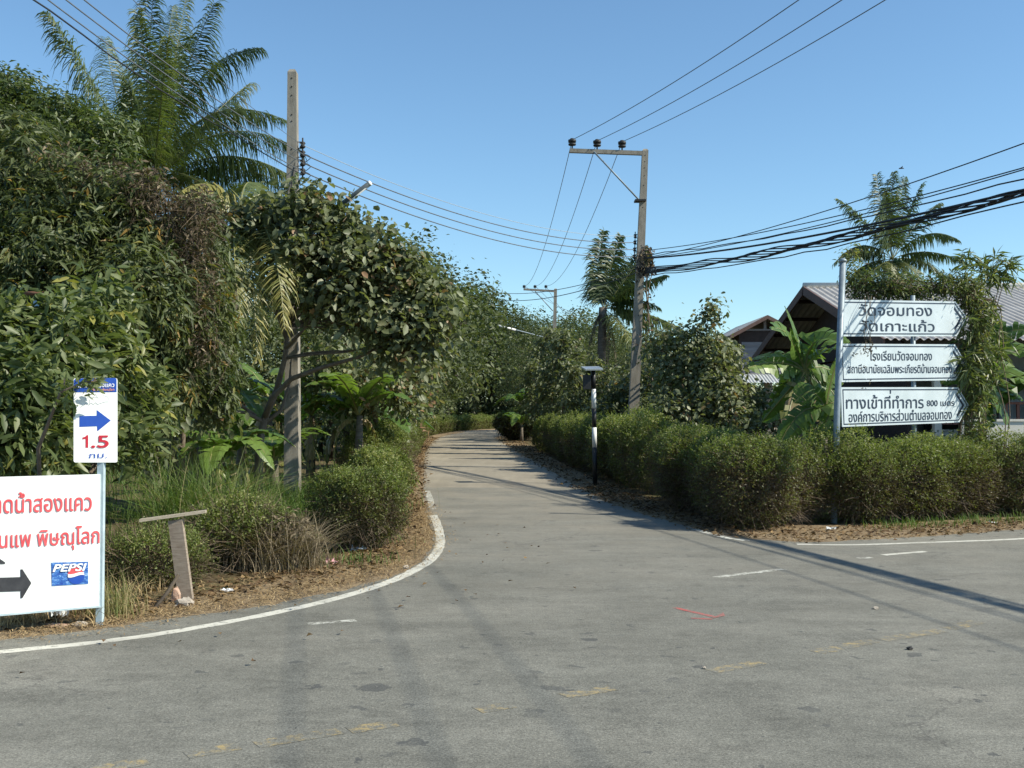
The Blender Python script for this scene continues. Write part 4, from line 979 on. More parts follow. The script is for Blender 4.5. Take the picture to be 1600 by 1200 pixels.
tree('leafy_tree', 'bushy broad-leaved tree with a sprig on top, between the tall pole and the wooden house', 'tree', [G(1058, 742) + Vector((0, 3, 0)), P(1062, 640, 30), P(1066, 580, 30), P(1080, 540, 30)], [.12, .1, .07, .05],
     [pb(1075, 540, 28, 35, 35, .8, 150), pb(1110, 560, 27.5, 38, 40, .8, 190), pb(1060, 590, 28, 40, 40, .8, 170), pb(1120, 610, 27, 40, 40, .8, 190), pb(1080, 650, 27, 50, 30, .8, 150), pb(1140, 570, 28, 22, 40, .6, 80), pb(1105, 500, 27.5, 18, 16, .4, 24), pb(1115, 480, 27.5, 14, 10, .3, 12), pb(1035, 545, 28.5, 25, 35, .6, 70), pb(1150, 650, 26.5, 35, 22, .5, 70), pb(1040, 640, 27, 30, 35, .6, 80)],
     'teak', M['teak'], M['bark'], tone=.55, tvar=.22, seed=8, twigs=120, inner=.25, scale=1.0)
tree('leafy_tree', 'low leafy shrubbery under the stilts of the wooden house', 'shrub', [G(1190, 745), P(1190, 690, 27), P(1192, 660, 27)], [.06, .05, .03],
     [pb(1185, 625, 27, 35, 22, .6, 70), pb(1165, 665, 26, 30, 25, .5, 60), pb(1215, 660, 26, 30, 30, .5, 60)], 'teak', M['teak'], M['bark'], tone=.5, seed=9, twigs=40, inner=.2, scale=.85)
tree('leafy_tree', 'dusty leafy tree close around the foot of the tall concrete pole', 'tree', [G(1020, 740) + Vector((.6, 2, 0)), P(1025, 650, 33), P(1020, 600, 33)], [.09, .07, .04],
     [pb(1020, 590, 33.5, 32, 35, .8, 120), pb(985, 610, 34, 30, 35, .8, 110), pb(1015, 650, 32, 38, 30, .8, 130), pb(960, 640, 34, 35, 30, .8, 110), pb(1000, 560, 35, 28, 26, .8, 70)], 'teak', M['teak'], M['bark'], tone=.42, seed=10, twigs=60, inner=.25)
r = thing('climbing_vine', 'thin withered vine hanging from the wires beside the right roadside pole', 'vine', P(1016, 560, 29.7))
mb = MB(); lv = Leaves(); pts = [P(x, y, 29.7) for x, y in ((1002, 392), (1014, 392), (1019, 410), (1010, 440), (1012, 480), (1014, 510), (1008, 540), (1005, 560))]
mb.tube(smooth_poly(pts, 4), .02, 5); mb.tube(smooth_poly([P(x, y, 29.65) for x, y in ((1000, 400), (1008, 385), (1018, 395), (1020, 420), (1014, 450), (1012, 500))], 4), .012, 4); mb.build('vine_stems', M['twig'], r)
p = np.array([list(P(1012 + random.gauss(0, 6), random.uniform(385, 550) if k > 60 else random.uniform(385, 440), 29.65 + random.gauss(0, .12))) for k in range(170)])
lv.leaf(p, RG.normal(size=p.shape), RG.normal(size=p.shape), .12, .07, RG.uniform(0, .8, len(p)), 2); lv.build('leaves', M['dry'], r)

# ------------------------------------------------------------------ saplings along the side road
def sapling_proto(i, h, label, spec='sapling', tone=.45):
    blobs = []; rr = random.Random(50 + i)
    for k in range(9):
        z = h * (.38 + .62 * k / 8); w = (.75 + .35 * math.sin(k * .9)) * (1.15 - .6 * k / 8) * h * .17
        blobs.append((Vector((rr.gauss(0, .12 * h * .6), rr.gauss(0, .12 * h * .6), z)), (w, w, h * .10), int(34 * h / 4)))
    return tree('sapling', label, 'tree', [Vector((0, 0, 0)), Vector((rr.gauss(0, .08), 0, h * .35)), Vector((rr.gauss(0, .15), .05, h * .7)), Vector((rr.gauss(0, .12), 0, h * .95))], [.055, .045, .03, .012], blobs, spec, M['teak'], M['bark'], group=None, tone=tone, seed=60 + i, twigs=60, inner=.05, lumpy=.3)
protos = [sapling_proto(0, 4.2, 'x'), sapling_proto(1, 3.6, 'x', tone=.55), sapling_proto(2, 4.8, 'x', tone=.4)]
used = [False] * 3
ORD = ['nearest', 'second', 'third', 'fourth', 'fifth', 'sixth', 'seventh', 'eighth', 'ninth', 'tenth', 'eleventh', 'twelfth', 'thirteenth', 'fourteenth', 'fifteenth', 'sixteenth', 'seventeenth', 'eighteenth', 'nineteenth', 'twentieth', 'twenty-first', 'twenty-second', 'twenty-third', 'twenty-fourth', 'twenty-fifth', 'twenty-sixth']
def put(pool, used, i, loc, s, label, group):
    k = i % len(pool); loc = Vector(loc); loc.z = 0
    if not used[k]:
        used[k] = True; o = pool[k]; o.location = loc; o.scale = (s,) * 3; o['label'] = label
    else: o = copy_tree(pool[k], loc, random.uniform(0, 6.28), s, label)
    o['group'] = group; return o
for i, (x, d, s) in enumerate(((556, 27, .75), (606, 26, .85), (630, 30, .95), (585, 31, .85), (615, 35, .95), (640, 40, .8), (632, 38, 1.0), (634, 44, .9), (628, 54, 1.1), (640, 58, 1.0), (650, 66, 1.0), (652, 74, 1.1), (668, 84, 1.1), (700, 113, 1.2), (740, 116, 1.2), (600, 44, 1.2), (575, 38, 1.2))):
    put(protos, used, i, P(x, 700, d), s, 'slender dusty sapling behind the left hedge, %s one from the camera' % ORD[i], 'saplings behind the left roadside hedge')
for i, (x, d, s) in enumerate(((905, 36, .85), (880, 40, .9), (862, 46, .9), (846, 50, .95), (870, 56, 1.15), (834, 60, 1.0), (818, 66, .95), (842, 74, 1.2), (892, 50, 1.15), (925, 44, 1.0), (855, 66, 1.3), (905, 60, 1.3), (935, 36, .8))):
    put(protos, used, i + 1, P(x, 700, d), s, 'bare-stemmed dusty sapling behind the right hedge, %s one from the camera' % ORD[i], 'saplings behind the right roadside hedge')

# ------------------------------------------------------------------ forest behind
def forest_proto(i, h, cw, tone, spec='forest', nb=13, ncl=85, mat='far'):
    rr = random.Random(90 + i); blobs = []
    for k in range(nb):
        a = k * 2.4; z = h * (.3 + .62 * ((k + .5) / nb)); q = math.sin(math.pi * min(1, (k + 2) / (nb + 2))) ** .6
        rad = cw * .52 * q * (.3 if k > nb - 3 else 1); w = cw * rr.uniform(.26, .40)
        blobs.append((Vector((math.cos(a) * rad, math.sin(a) * rad, z)), (w, w, w * .8), ncl))
    return tree('forest_tree', 'x', 'tree', [Vector((0, 0, 0)), Vector((.1, 0, h * .3)), Vector((0, .1, h * .6)), Vector((0, 0, h * .85))], [.2, .16, .1, .04], blobs, spec, M[mat], M['darkbark'], tone=tone, seed=100 + i, twigs=50, inner=.5, lumpy=.3)
fp = [forest_proto(0, 10, 6, .45), forest_proto(1, 9, 5.2, .6), forest_proto(2, 11, 5, .3), forest_proto(3, 8, 5.5, .5, 'acacia', 15, 130)]
fu = [False] * 4
spots = [(600, 38, 415, 1), (560, 40, 430, 0), (636, 44, 408, 0), (515, 37, 450, 3), (640, 47, 428, 2), (630, 55, 420, 1), (636, 66, 436, 0), (640, 80, 430, 3), (700, 118, 432, 2), (735, 122, 448, 1), (770, 124, 476, 3), (800, 120, 482, 2), (830, 118, 492, 0), (852, 92, 500, 1), (870, 85, 505, 3), (900, 78, 500, 2), (925, 70, 500, 0), (905, 110, 485, 1),
         (950, 64, 515, 3), (975, 75, 510, 0), (1010, 70, 520, 1), (1050, 62, 535, 2), (1090, 80, 535, 0), (1130, 95, 550, 3), (500, 40, 420, 2), (440, 36, 430, 0), (380, 34, 440, 1), (600, 48, 432, 3), (640, 72, 445, 2), (750, 128, 462, 0)]
H0 = [10.0, 9.0, 11.0, 8.0]
for i, (x, d, ytop, k) in enumerate(spots):
    h = 1.55 + (645 - ytop) / 1700 * d; s = h / H0[k] * (1.08 if x < 700 and d > 40 else .98); loc = P(x, 645, d); loc.z = 0
    lab = 'dense woodland tree far up the side road, %s of its row from the left' % ['first', 'second', 'third', 'fourth', 'fifth', 'sixth', 'seventh', 'eighth', 'ninth', 'tenth', 'eleventh', 'twelfth', 'thirteenth', 'fourteenth', 'fifteenth', 'sixteenth', 'seventeenth', 'eighteenth', 'nineteenth', 'twentieth', 'twenty-first', 'twenty-second', 'twenty-third', 'twenty-fourth', 'twenty-fifth', 'twenty-sixth', 'twenty-seventh', 'twenty-eighth', 'twenty-ninth', 'thirtieth'][sorted(range(len(spots)), key=lambda q: spots[q][0]).index(i)]
    if not fu[k]: fu[k] = True; o = fp[k]; o.location = loc; o.scale = (s,) * 3; o['label'] = lab
    else: o = copy_tree(fp[k], loc, random.uniform(0, 6.28), (s * random.uniform(.9, 1.15),) * 2 + (s,), lab)
    o['group'] = 'woodland trees up the side road'
# shadowy undergrowth under the trees on both sides of the road
lv = Leaves()
for cx, cy, n_ in [(x, y, 60) for y in range(24, 100, 4) for x in (-5.6 - y * .035, -8.5 - y * .03, -12.5)] + [(x, y, 60) for y in range(38, 100, 4) for x in (2.2 + .02 * y, 5, 8)] + [(x, 117 + 2 * (x % 2), 70) for x in range(-14, 30, 2)] + [(x, 124, 260) for x in range(-20, 34, 2)]:
    p, out, rr = shell_points((cx + random.gauss(0, .3), cy, .8), (1.3, 1.3, random.uniform(.7, 1.5)), n_, cx + cy if cx + cy > 0 else 3, .2) if False else shell_points((cx, cy, .8), (1.3, 1.3, random.uniform(.7, 1.5) * (2.6 if cy > 120 else 1)), n_, int(abs(cx * 7 + cy)), .2)
    k_ = p[:, 2] > .05; whorls(lv, p[k_], out[k_], 'forest', .4, .25, 0, .8, 6)
for x in range(-26, 36, 2):
    for y, h in ((119, 1.7), (127, 3.0)):
        p, out, rr = shell_points((x + random.gauss(0, .5), y, h * .7), (1.7, 1.5, h), 110, abs(x * 3 + y), .2); k_ = p[:, 2] > .05; whorls(lv, p[k_], out[k_], 'forest', .5, .25, 0, 2.0, 6)
lv.build('undergrowth', M['far'], None, 'stuff')
lv = Leaves()
for k in range(110):
    x = -210 + k * 4.0 + random.gauss(0, 2); y = 165 + random.gauss(0, 12); h = random.uniform(7, 11) if x < 30 else random.uniform(5, 8)
    p, out, rr = shell_points((x, y, h * .5), (4.5, 4.5, h * .5), 110, k, .6); whorls(lv, p, out, 'forest', .45, .25, 0, 2.6, 6)
lv.build('distant_woodland', M['far'], None, 'stuff')
# ================================================================== HOUSES
def corrugated(mb, O, U, V, nu, pitch, amp, lenv, mi=0, nv=1):
    """sheet from O, ridged across U (unit), running down along V (unit)"""
    O, U, V = Vector(O), Vector(U).normalized(), Vector(V).normalized(); Nn = U.cross(V).normalized()
    if Nn.z < 0: Nn = -Nn
    st = 6; m = int(nu / pitch * st); a = []
    for j in range(nv + 1):
        for i in range(m + 1):
            a.append(O + U * (i * pitch / st) + V * (lenv * j / nv) + Nn * (amp * math.sin(2 * math.pi * i / st)))
    mb.add(a, [(j * (m + 1) + i, j * (m + 1) + i + 1, (j + 1) * (m + 1) + i + 1, (j + 1) * (m + 1) + i) for j in range(nv) for i in range(m)], mi, True)
M['fibre'] = surf_mat('grey_fibre_cement', (.30, .285, .27), (.46, .44, .42), 1.5, .85, 0, .2, stretch=(1, 1, 1))
M['barge'] = surf_mat('brown_barge_board', (.10, .055, .045), (.16, .09, .07), 8, .7, 0, .2)
M['plank'] = surf_mat('grey_wall_plank', (.17, .16, .17), (.30, .28, .28), 6, .85, 0, .3, stretch=(.3, 4, 4))
M['shade_darkwood'] = surf_mat('shade_dark_timber', (.022, .014, .012), (.05, .03, .026), 8, .8, 0, .2)  # timber colour taken near black to paint in the deep shade under the gable
M['plaster'] = surf_mat('pale_plaster_wall', (.60, .56, .49), (.74, .70, .62), 1.6, .85, 0, .15)
M['bluewall'] = surf_mat('blue_grey_wall', (.30, .33, .36), (.4, .43, .46), 1.5, .8, 0, .1)
M['railing'] = surf_mat('red_brown_railing', (.32, .12, .09), (.4, .17, .13), 8, .7)
M['glass'] = surf_mat('dark_glass', (.02, .025, .03), (.03, .035, .04), 3, .12, 0, 0)
M['zinc'] = surf_mat('pale_zinc_sheet', (.4, .42, .43), (.52, .54, .55), 3, .5, .2, .1)

gx, gy, gz = 8.1, 30.0, 5.02            # gable peak
house = thing('gabled_house', 'big low house under a grey corrugated gable roof behind the arrow signs', 'house', (gx + 8, gy, 0))
LEN = 17.0; ez = 3.15; fy, by = 23.6, 37.3
def down(y1):
    v = Vector((0, y1 - gy, ez - gz)); return v.normalized(), v.length
mb = MB()
for y1 in (fy, by):
    v, l = down(y1); corrugated(mb, (gx, gy, gz), (1, 0, 0), v, LEN, .18, .028, l, 0, 2)
roof = mb.build('roof', M['fibre'], house)
mb = MB(); mb.tube([(gx - .05, gy, gz + .04), (gx + LEN, gy, gz + .04)], .09, 8); mb.build('ridge_cap', M['plaster'], house)
for y1 in (fy, by):
    v, l = down(y1); mb = MB(); a = Vector((gx, gy, gz)); b = a + v * (l + .1); nn = Vector((0, -v.z, v.y)); nn = nn if nn.z > 0 else -nn
    q = [a + nn * .03, b + nn * .03, b - nn * .2, a - nn * .2]; mb.add([p + Vector((-.03, 0, 0)) for p in q] + [p + Vector((-.07, 0, 0)) for p in q], [(0, 1, 2, 3), (7, 6, 5, 4), (0, 4, 5, 1), (1, 5, 6, 2), (2, 6, 7, 3), (3, 7, 4, 0)])
    mb.build('barge_board', M['barge'], house)
for k in range(5):                      # purlins / rafters seen under the eaves
    for y1 in (fy, by):
        v, l = down(y1); mb = MB(); a = Vector((gx + .05, gy, gz - .09)) + v * (l * (k + .6) / 5)
        mb.tube([a, a + Vector((LEN - .1, 0, 0))], .05, 4); mb.build('purlin', M['shade_darkwood'], house)
wx = gx + .9
mb = MB(); mb.box((wx + 7.5, 33.4, 1.45), (15, .15, 2.9));  mb.build('wall', M['bluewall'], house)
mb = MB(); a = Vector((wx, gy, 0))
mb.add([(wx, fy + 1.0, 3.0), (wx, by - .9, 3.0), (wx, gy, gz - .16), (wx + .06, fy + 1.0, 3.0), (wx + .06, by - .9, 3.0), (wx + .06, gy, gz - .16)], [(0, 1, 2), (5, 4, 3), (0, 3, 4, 1), (1, 4, 5, 2), (2, 5, 3, 0)]); mb.build('gable_board', M['shade_darkwood'], house)
MB().box((wx + .04, (fy + by) / 2 + .1, 1.45), (.1, by - fy - 2.1, 3.0)).build('side_wall', M['shade_darkwood'], house)  # dark wall added to fill the hollow below the gable; its colour carries the shade
mb = MB(); mb.box((12.8, 26.6, .55), (4.6, .18, 1.1)); mb.box((12.8, 26.6, 1.12), (4.7, .26, .05)); mb.build('parapet', M['plaster'], house)
mb = MB(); mb.box((12.8, 26.2, 1.78), (5.4, .08, .06)); mb.box((12.8, 26.2, 1.30), (5.4, .08, .06))
for k in range(19): mb.box((10.15 + k * .29, 26.2, 1.54), (.07, .05, .44))
mb.build('railing', M['railing'], house)
mb = MB(); mb.box((16.5, 26.9, 1.55), (9.0, .16, 3.1)); mb.build('front_wall', M['bluewall'], house)
for k, x in enumerate((9.6, 12.3, 15.0, 17.7)):
    mb = MB(); mb.box((x, 24.6, 1.53), (.16, .16, 3.06)); mb.build('post', M['plaster'], house)
mb = MB(); mb.box((13.2, 33.28, 1.6), (1.2, .06, 1.2)); w = mb.build('window', M['glass'], house)
low_wall = thing('low_wall', 'whitewashed plaster wall right of the drooping banana leaves', 'wall', (11.8, 24, 0))
mb = MB(); mb.box((12.3, 24.0, .68), (4.8, .15, 1.36)); mb.build('wall', M['plaster'], low_wall)
mb = MB(); mb.box((12.3, 24.0, 1.385), (4.86, .2, .05)); mb.build('coping', M['plaster'], low_wall)

# wooden house behind
hx, hy = (1197 - 800) / 1700 * 48, 48.0
wh = thing('wooden_house', 'small grey-brown plank house on stilts with a red-brown gable roof, left of the big roof', 'house', (hx, hy, 0))
pk = P(1195, 496, 48); el = P(1137, 527, 48); er = P(1262, 530, 48)
wl, wr = P(1156, 600, 48).x, P(1240, 600, 48).x
mb = MB()
for e in (el, er):
    v = (e - pk); nn = Vector((-v.z, 0, v.x)).normalized(); nn = nn if nn.z > 0 else -nn
    q = [pk + Vector((0, -.5, 0)), e + Vector((0, -.5, 0)), e + Vector((0, 6, 0)), pk + Vector((0, 6, 0))]
    mb.add(q + [p + nn * .06 for p in q], [(3, 2, 1, 0), (4, 5, 6, 7), (0, 1, 5, 4), (1, 2, 6, 5), (2, 3, 7, 6), (3, 0, 4, 7)])
mb.build('roof', M['fibre'], wh)
for e in (el, er):
    v = e - pk; mb = MB(); d_ = Vector((0, 0, .17)); q = [pk + Vector((0, -.52, .06)), e + Vector((0, -.52, .06)), e + Vector((0, -.52, .06)) - d_, pk + Vector((0, -.52, .06)) - d_]
    mb.add(q + [p + Vector((0, -.05, 0)) for p in q], [(0, 1, 2, 3), (7, 6, 5, 4), (0, 4, 5, 1), (1, 5, 6, 2), (2, 6, 7, 3), (3, 7, 4, 0)]); mb.build('barge_board', M['barge'], wh)
z_top = P(0, 517, 48).z; z_mid = P(0, 535, 48).z; z_bot = P(0, 585, 48).z
mb = MB(); mb.box(((wl + wr) / 2, hy, (z_top + z_mid) / 2), (wr - wl, .12, z_top - z_mid)); mb.build('fascia_board', M['shade_darkwood'], wh)
mb = MB(); mb.box(((wl + wr) / 2, hy, z_top + .04), (wr - wl + .1, .2, .07)); mb.build('tie_beam', M['plank'], wh)
mb = MB(); mb.box((pk.x, hy, (z_top + pk.z) / 2), (.12, .1, pk.z - z_top)); mb.build('king_post', M['plank'], wh)
npk = 10
for k in range(npk):
    z = z_bot + (z_mid - z_bot) * (k + .5) / npk; mb = MB(); hgt = (z_mid - z_bot) / npk
    M3 = Matrix.Rotation(R(-8), 3, 'X'); mb.box(((wl + wr) / 2, hy - .05 - .01 * (k % 2), z), (wr - wl, .03, hgt * 1.12), M3); mb.build('plank', M['plank'], wh)
mb = MB(); mb.box((wl, hy - .06, (z_top + z_bot) / 2), (.12, .16, z_top - z_bot)); mb.build('corner_post', M['shade_darkwood'], wh)
mb = MB(); mb.box((wl + 1.6, hy - .1, (z_mid + z_bot) / 2 + .4), (.5, .04, .9)); mb.build('shutter', M['bluewall'], wh)
mb = MB(); corrugated(mb, (wl - .2, hy - .1, z_bot), (1, 0, 0), (0, -1, -.35), 2.6, .14, .02, 1.2); mb.build('awning', M['zinc'], wh)
for x in (wl + .1, (wl + wr) / 2, wr - .1):
    for y in (hy, hy + 4):
        mb = MB(); mb.box((x, y, z_bot / 2), (.2, .2, z_bot)); mb.build('stilt', M['concrete'], wh)
mb = MB(); mb.box(((wl + wr) / 2, hy + 2.6, z_bot - .1), (wr - wl, 5, .15)); mb.build('floor', M['shade_darkwood'], wh)
mb = MB(); mb.box((wl + .06, hy + 2.6, (z_top + z_bot) / 2), (.08, 4.9, z_top - z_bot)); mb.box((wr - .06, hy + 2.6, (z_top + z_bot) / 2), (.08, 4.9, z_top - z_bot)); mb.build('side_wall', M['shade_darkwood'], wh)

b = G(1604, 800); b = P(1606, 692, 22); b.z = 0
mb = MB(); mb.tube([b, b + Vector((0, 0, .05)), b + Vector((0, 0, .5)), b + Vector((0, 0, .8)), b + Vector((0, 0, .95))], [.2, .28, .36, .3, .22], 18)
jar = thing('water_jar', 'dark round water jar at the right frame edge by the white wall', 'jar', b); mb.build('body', M['bucket'], jar)
mb = MB(); mb.tube([b + Vector((0, 0, .955)), b + Vector((0, 0, .99))], [.3, .3], 18); mb.build('lid', M['zinc'], jar)

# ================================================================== POLES
def bolts(mb, base, top, w, zs, side=-1):
    for z in zs:
        a = Vector(base).lerp(Vector(top), z); mb.cyl(a + Vector((0, -w(z) / 2 - .001, 0)), a + Vector((0, -w(z) / 2 - .006, 0)), .013, 8, 0)
def insulator(root, p, kind='pin'):
    mb = MB(); p = Vector(p)
    if kind == 'pin': mb.tube([p, p + Vector((0, 0, .12)), p + Vector((0, 0, .121)), p + Vector((0, 0, .16)), p + Vector((0, 0, .161)), p + Vector((0, 0, .20)), p + Vector((0, 0, .201)), p + Vector((0, 0, .27)), p + Vector((0, 0, .275)), p + Vector((0, 0, .31))], [.02, .02, .10, .11, .07, .07, .11, .11, .06, .05], 12)
    else: mb.tube([p + Vector((0, 0, -.05)), p + Vector((0, 0, -.03)), p + Vector((0, 0, 0)), p + Vector((0, 0, .03)), p + Vector((0, 0, .05))], [.035, .05, .028, .05, .035], 10)
    return mb.build('insulator', M['blackmetal'], root)
POLE_A_B, POLE_A_T = G(457, 791), P(457.5, 114, G(457, 791).y)
pa = thing('utility_pole', 'plain square concrete pole on the left with lamp arm and four stacked insulators', 'utility pole', POLE_A_B)
mb = MB(); axis_shaft(mb, POLE_A_B, POLE_A_T, .25, .15); mb.build('shaft', M['concrete'], pa)
wA = lambda z: .25 - .10 * z
for z in (.985, .965, .945, .90, .885, .82, .73, .70, .67, .45, .40, .33, .30, .25, .2):
    mb = MB(); bolts(mb, POLE_A_B, POLE_A_T, wA, [z]); mb.build('bolt_hole', M['darkhole'], pa)
# insulator rack on its right face
def rack(root, base, top, zs, x_off, w, dirx=1, extra=True):
    pts = []
    ax = [Vector(base).lerp(Vector(top), z) for z in zs]
    mb = MB(); mb.tube([ax[0] + Vector((x_off, -.02, .12)), ax[-1] + Vector((x_off, -.02, -.12))], .014, 6)
    for a in ax:
        mb.box(a + Vector((x_off / 2 + .02 * dirx, -.02, .05)), (abs(x_off), .03, .008)); mb.box(a + Vector((x_off / 2 + .02 * dirx, -.02, -.055)), (abs(x_off), .03, .008))
    mb.build('rack', M['blackmetal'], root)
    for a in ax: insulator(root, a + Vector((x_off, -.02, 0)), 'spool'); pts.append(a + Vector((x_off, -.02, 0)))
    return pts
def zfrac(py, base_py, top_py): return (base_py - py) / (base_py - top_py)
A4 = rack(pa, POLE_A_B, POLE_A_T, [zfrac(y, 791, 114) for y in (228, 242, 256, 270)], .17, .2)
mb = MB()
for p in A4[1:]:
    mb.tube(smooth_poly([p, p + Vector((.08, 0, -.02)), p + Vector((.13, 0, -.06)), p + Vector((.1, 0, -.1)), p + Vector((.02, 0, -.16))], 4), .006, 4)
mb.tube(smooth_poly([A4[0], A4[0] + Vector((-.1, -.05, -.2)), POLE_A_B.lerp(POLE_A_T, .7) + Vector((-.02, -.12, 0)), POLE_A_B.lerp(POLE_A_T, .62) + Vector((.02, -.13, 0))], 5), .008, 4)
mb.build('jumper_wire', M['cable'], pa)
mb = MB(); st = P(468, 268, 18.0); mb.box(P(458, 275, 18.08), (.05, .02, .35)); mb.build('steel_strap', M['blackmetal'], pa)
M['lampdark'] = surf_mat('dark_grey_enamel', (.06, .075, .085), (.1, .12, .13), 8, .5, .1, 0)
# streetlight on pole A
la = thing('street_lamp', 'fluorescent tube lamp on a slanting arm reaching right from the left concrete pole', 'street lamp', P(520, 332, 17.8))
mb = MB(); mb.tube([P(462, 372, 18.05), P(505, 342, 17.9), P(522, 330, 17.8)], .018, 8); mb.build('arm', M['graypipe'], la)
a, b = P(514, 334, 17.8), P(577, 287, 17.5); mb = MB(); mb.tube([a, b], [.042, .042], 10); mb.build('housing', M['lampdark'], la)
mb = MB(); mb.tube([b, b + (b - a).normalized() * .03], [.045, .04], 10); mb.build('end_cap', M['white'], la)
mb = MB(); mb.tube([a + Vector((.03, 0, -.05)), b + Vector((-.03, 0, -.05))], .014, 8); mb.build('tube', M['white'], la)
tag(recenter(MB().tube([P(462, 400, 18.05), P(500, 378, 17.95), P(549, 346, 17.8)], [.022, .022, .022], 8).build('metal_bracket', M['rust'])), 'rusty stub of an arm below the slanting lamp on the left concrete pole', 'bracket')

PB_Y = 29.9
POLE_B_B = P(986, 734, PB_Y); POLE_B_B.z = 0; POLE_B_T = P(1008, 236, PB_Y)
pbz = thing('utility_pole', 'tall leaning concrete pole on the right with a crossarm, brace and three top insulators', 'utility pole', POLE_B_B)
mb = MB(); axis_shaft(mb, POLE_B_B, POLE_B_T, .30, .165); mb.build('shaft', M['concrete'], pbz)
wB = lambda z: .30 - .135 * z
for z in (.985, .965, .945, .92, .89, .82, .70, .68, .62, .59, .57, .55, .53, .48, .42, .36, .33, .25): mb = MB(); bolts(mb, POLE_B_B, POLE_B_T, wB, [z]); mb.build('bolt_hole', M['darkhole'], pbz)
ca, cb2 = P(890, 235.5, PB_Y - .2), P(1003, 239.5, PB_Y - .2)
mb = MB(); v = cb2 - ca; mb.box((ca + cb2) / 2, (v.length, .11, .11), Matrix.Rotation(math.atan2(v.z, v.x) * -1, 3, 'Y')); mb.build('crossarm', M['concrete'], pbz)
mb = MB(); mb.tube([P(928, 237, PB_Y - .27), P(999, 313, PB_Y - .12)], .024, 6); mb.build('brace', M['graypipe'], pbz)
mb = MB(); mb.box(P(1000, 314, PB_Y - .06), (.3, .32, .05)); mb.build('steel_strap', M['blackmetal'], pbz)
HV = []
for x, y in ((894, 235), (933, 236.5), (972, 238)):
    p = P(x, y, PB_Y - .2) + Vector((0, 0, .02)); insulator(pbz, p); HV.append(p + Vector((0, 0, .27)))
B4 = rack(pbz, POLE_B_B, POLE_B_T, [zfrac(y, 734, 236) for y in (370, 380, 391, 402)], -.17, .2, -1)
# second pole
PC_Y = 74.0
POLE_C_B = P(862.5, 690, PC_Y); POLE_C_B.z = 0; POLE_C_T = P(868, 452, PC_Y)
pc = thing('utility_pole', 'distant concrete pole with crossarm and curved lamp arm, up the side road', 'utility pole', POLE_C_B)
mb = MB(); axis_shaft(mb, POLE_C_B, POLE_C_T, .32, .2); mb.build('shaft', M['concrete'], pc)
ca, cb2 = P(818, 452, PC_Y - .25), P(867, 455, PC_Y - .25); v = cb2 - ca
mb = MB(); mb.box((ca + cb2) / 2, (v.length, .13, .13), Matrix.Rotation(-math.atan2(v.z, v.x), 3, 'Y')); mb.build('crossarm', M['concrete'], pc)
mb = MB(); mb.tube([P(836, 455, PC_Y - .3), P(864, 486, PC_Y - .2)], .035, 6); mb.build('brace', M['graypipe'], pc)
HC = []
for x in (819, 836, 853):
    p = P(x, 452.5, PC_Y - .25); o = insulator(pc, p); HC.append(p + Vector((0, 0, .27)))
lc = thing('street_lamp', 'street lamp on a long curved arm fixed to the distant pole', 'street lamp', P(860, 545, PC_Y - .3))
mb = MB(); mb.tube(smooth_poly([P(860, 560, PC_Y - .3), P(859, 540, PC_Y - .4), P(853, 529, PC_Y - .9), P(835, 523, PC_Y - 1.5), P(804, 515, PC_Y - 2.5)], 5), .035, 6); mb.build('arm', M['graypipe'], lc)
mb = MB(); mb.tube([P(805, 515.5, PC_Y - 2.5), P(778, 508.5, PC_Y - 3.2)], [.08, .07], 8); mb.build('lamp_head', M['white'], lc)

# ================================================================== WIRES
def wire(name, label, a, b, sag, r=.011, mat='wire', group=None, wob=0.0, cat='cable'):
    a, b = Vector(a), Vector(b); pts = []
    n = 40
    for i in range(n + 1):
        t = i / n; p = a.lerp(b, t); p.z -= sag * 4 * t * (1 - t)
        if wob and 0 < i < n: p += Vector((random.gauss(0, wob), random.gauss(0, wob), random.gauss(0, wob)))
        pts.append(p)
    o = MB().tube(pts, r, 5).build(name, M[mat]); tag(o, label, cat, group); return recenter(o)
NXT = Vector((12.2, -5.5, 0))           # the next pole of the line, behind the camera on the right
for i, (p, lab) in enumerate(zip(HV, ('leftmost', 'middle', 'rightmost'))):
    wire('power_line', '%s of the three wires running from the crossarm insulators up to the top right' % lab, p, NXT + Vector((-1.8 + .66 * i, .0, 9.3)), .95, .009, 'wire', 'high wires from the crossarm to the top right')
for i, (p, q, lab) in enumerate(zip(HV, HC, ('leftmost', 'middle', 'rightmost'))):
    wire('power_line', '%s of the three wires sagging from the crossarm to the distant pole' % lab, p, q, 1.05, .010, 'wire', 'high wires between the two crossarm poles')
for i, p in enumerate(HC):
    wire('power_line', '%s faint wire dropping right behind the distant pole' % ('highest', 'middle', 'lowest')[i], p, P(905 + 12 * (2 - i), 492 + 6 * i, 120), .6, .013, 'wire', 'wires beyond the distant pole')
for i, (p, q) in enumerate(zip(A4, B4)):
    wire('power_line', '%s of the four wires strung between the left pole and the right pole' % ('topmost', 'second highest', 'third highest', 'lowest')[i], p, q, .42, .006 if i == 0 else .011, 'steel' if i == 0 else 'wire', 'low wires between the left and right poles')
NL = Vector((-5.7, -11, 0))
for i, p in enumerate(A4):
    tgt = P((215, 140, 112, 84)[i], 0, 10.2)
    d = (tgt - p); e = p + d * 3.0
    wire('power_line', '%s of the four wires from the left pole to the top left corner' % ('topmost', 'second highest', 'third highest', 'lowest')[i], p, e + Vector((0, 0, 1.8)), .72, .004 if i == 0 else .007, 'wire', 'low wires from the left pole to the top left')
pp = A4[3] + Vector((0, 0, -.05)); d = P(60, 0, 10.2) - pp
wire('service_cable', 'twisted dark cable furthest left at the top left corner', pp, pp + d * 3 + Vector((0, 0, 1.8)), .72, .009, 'cable', None, .008)
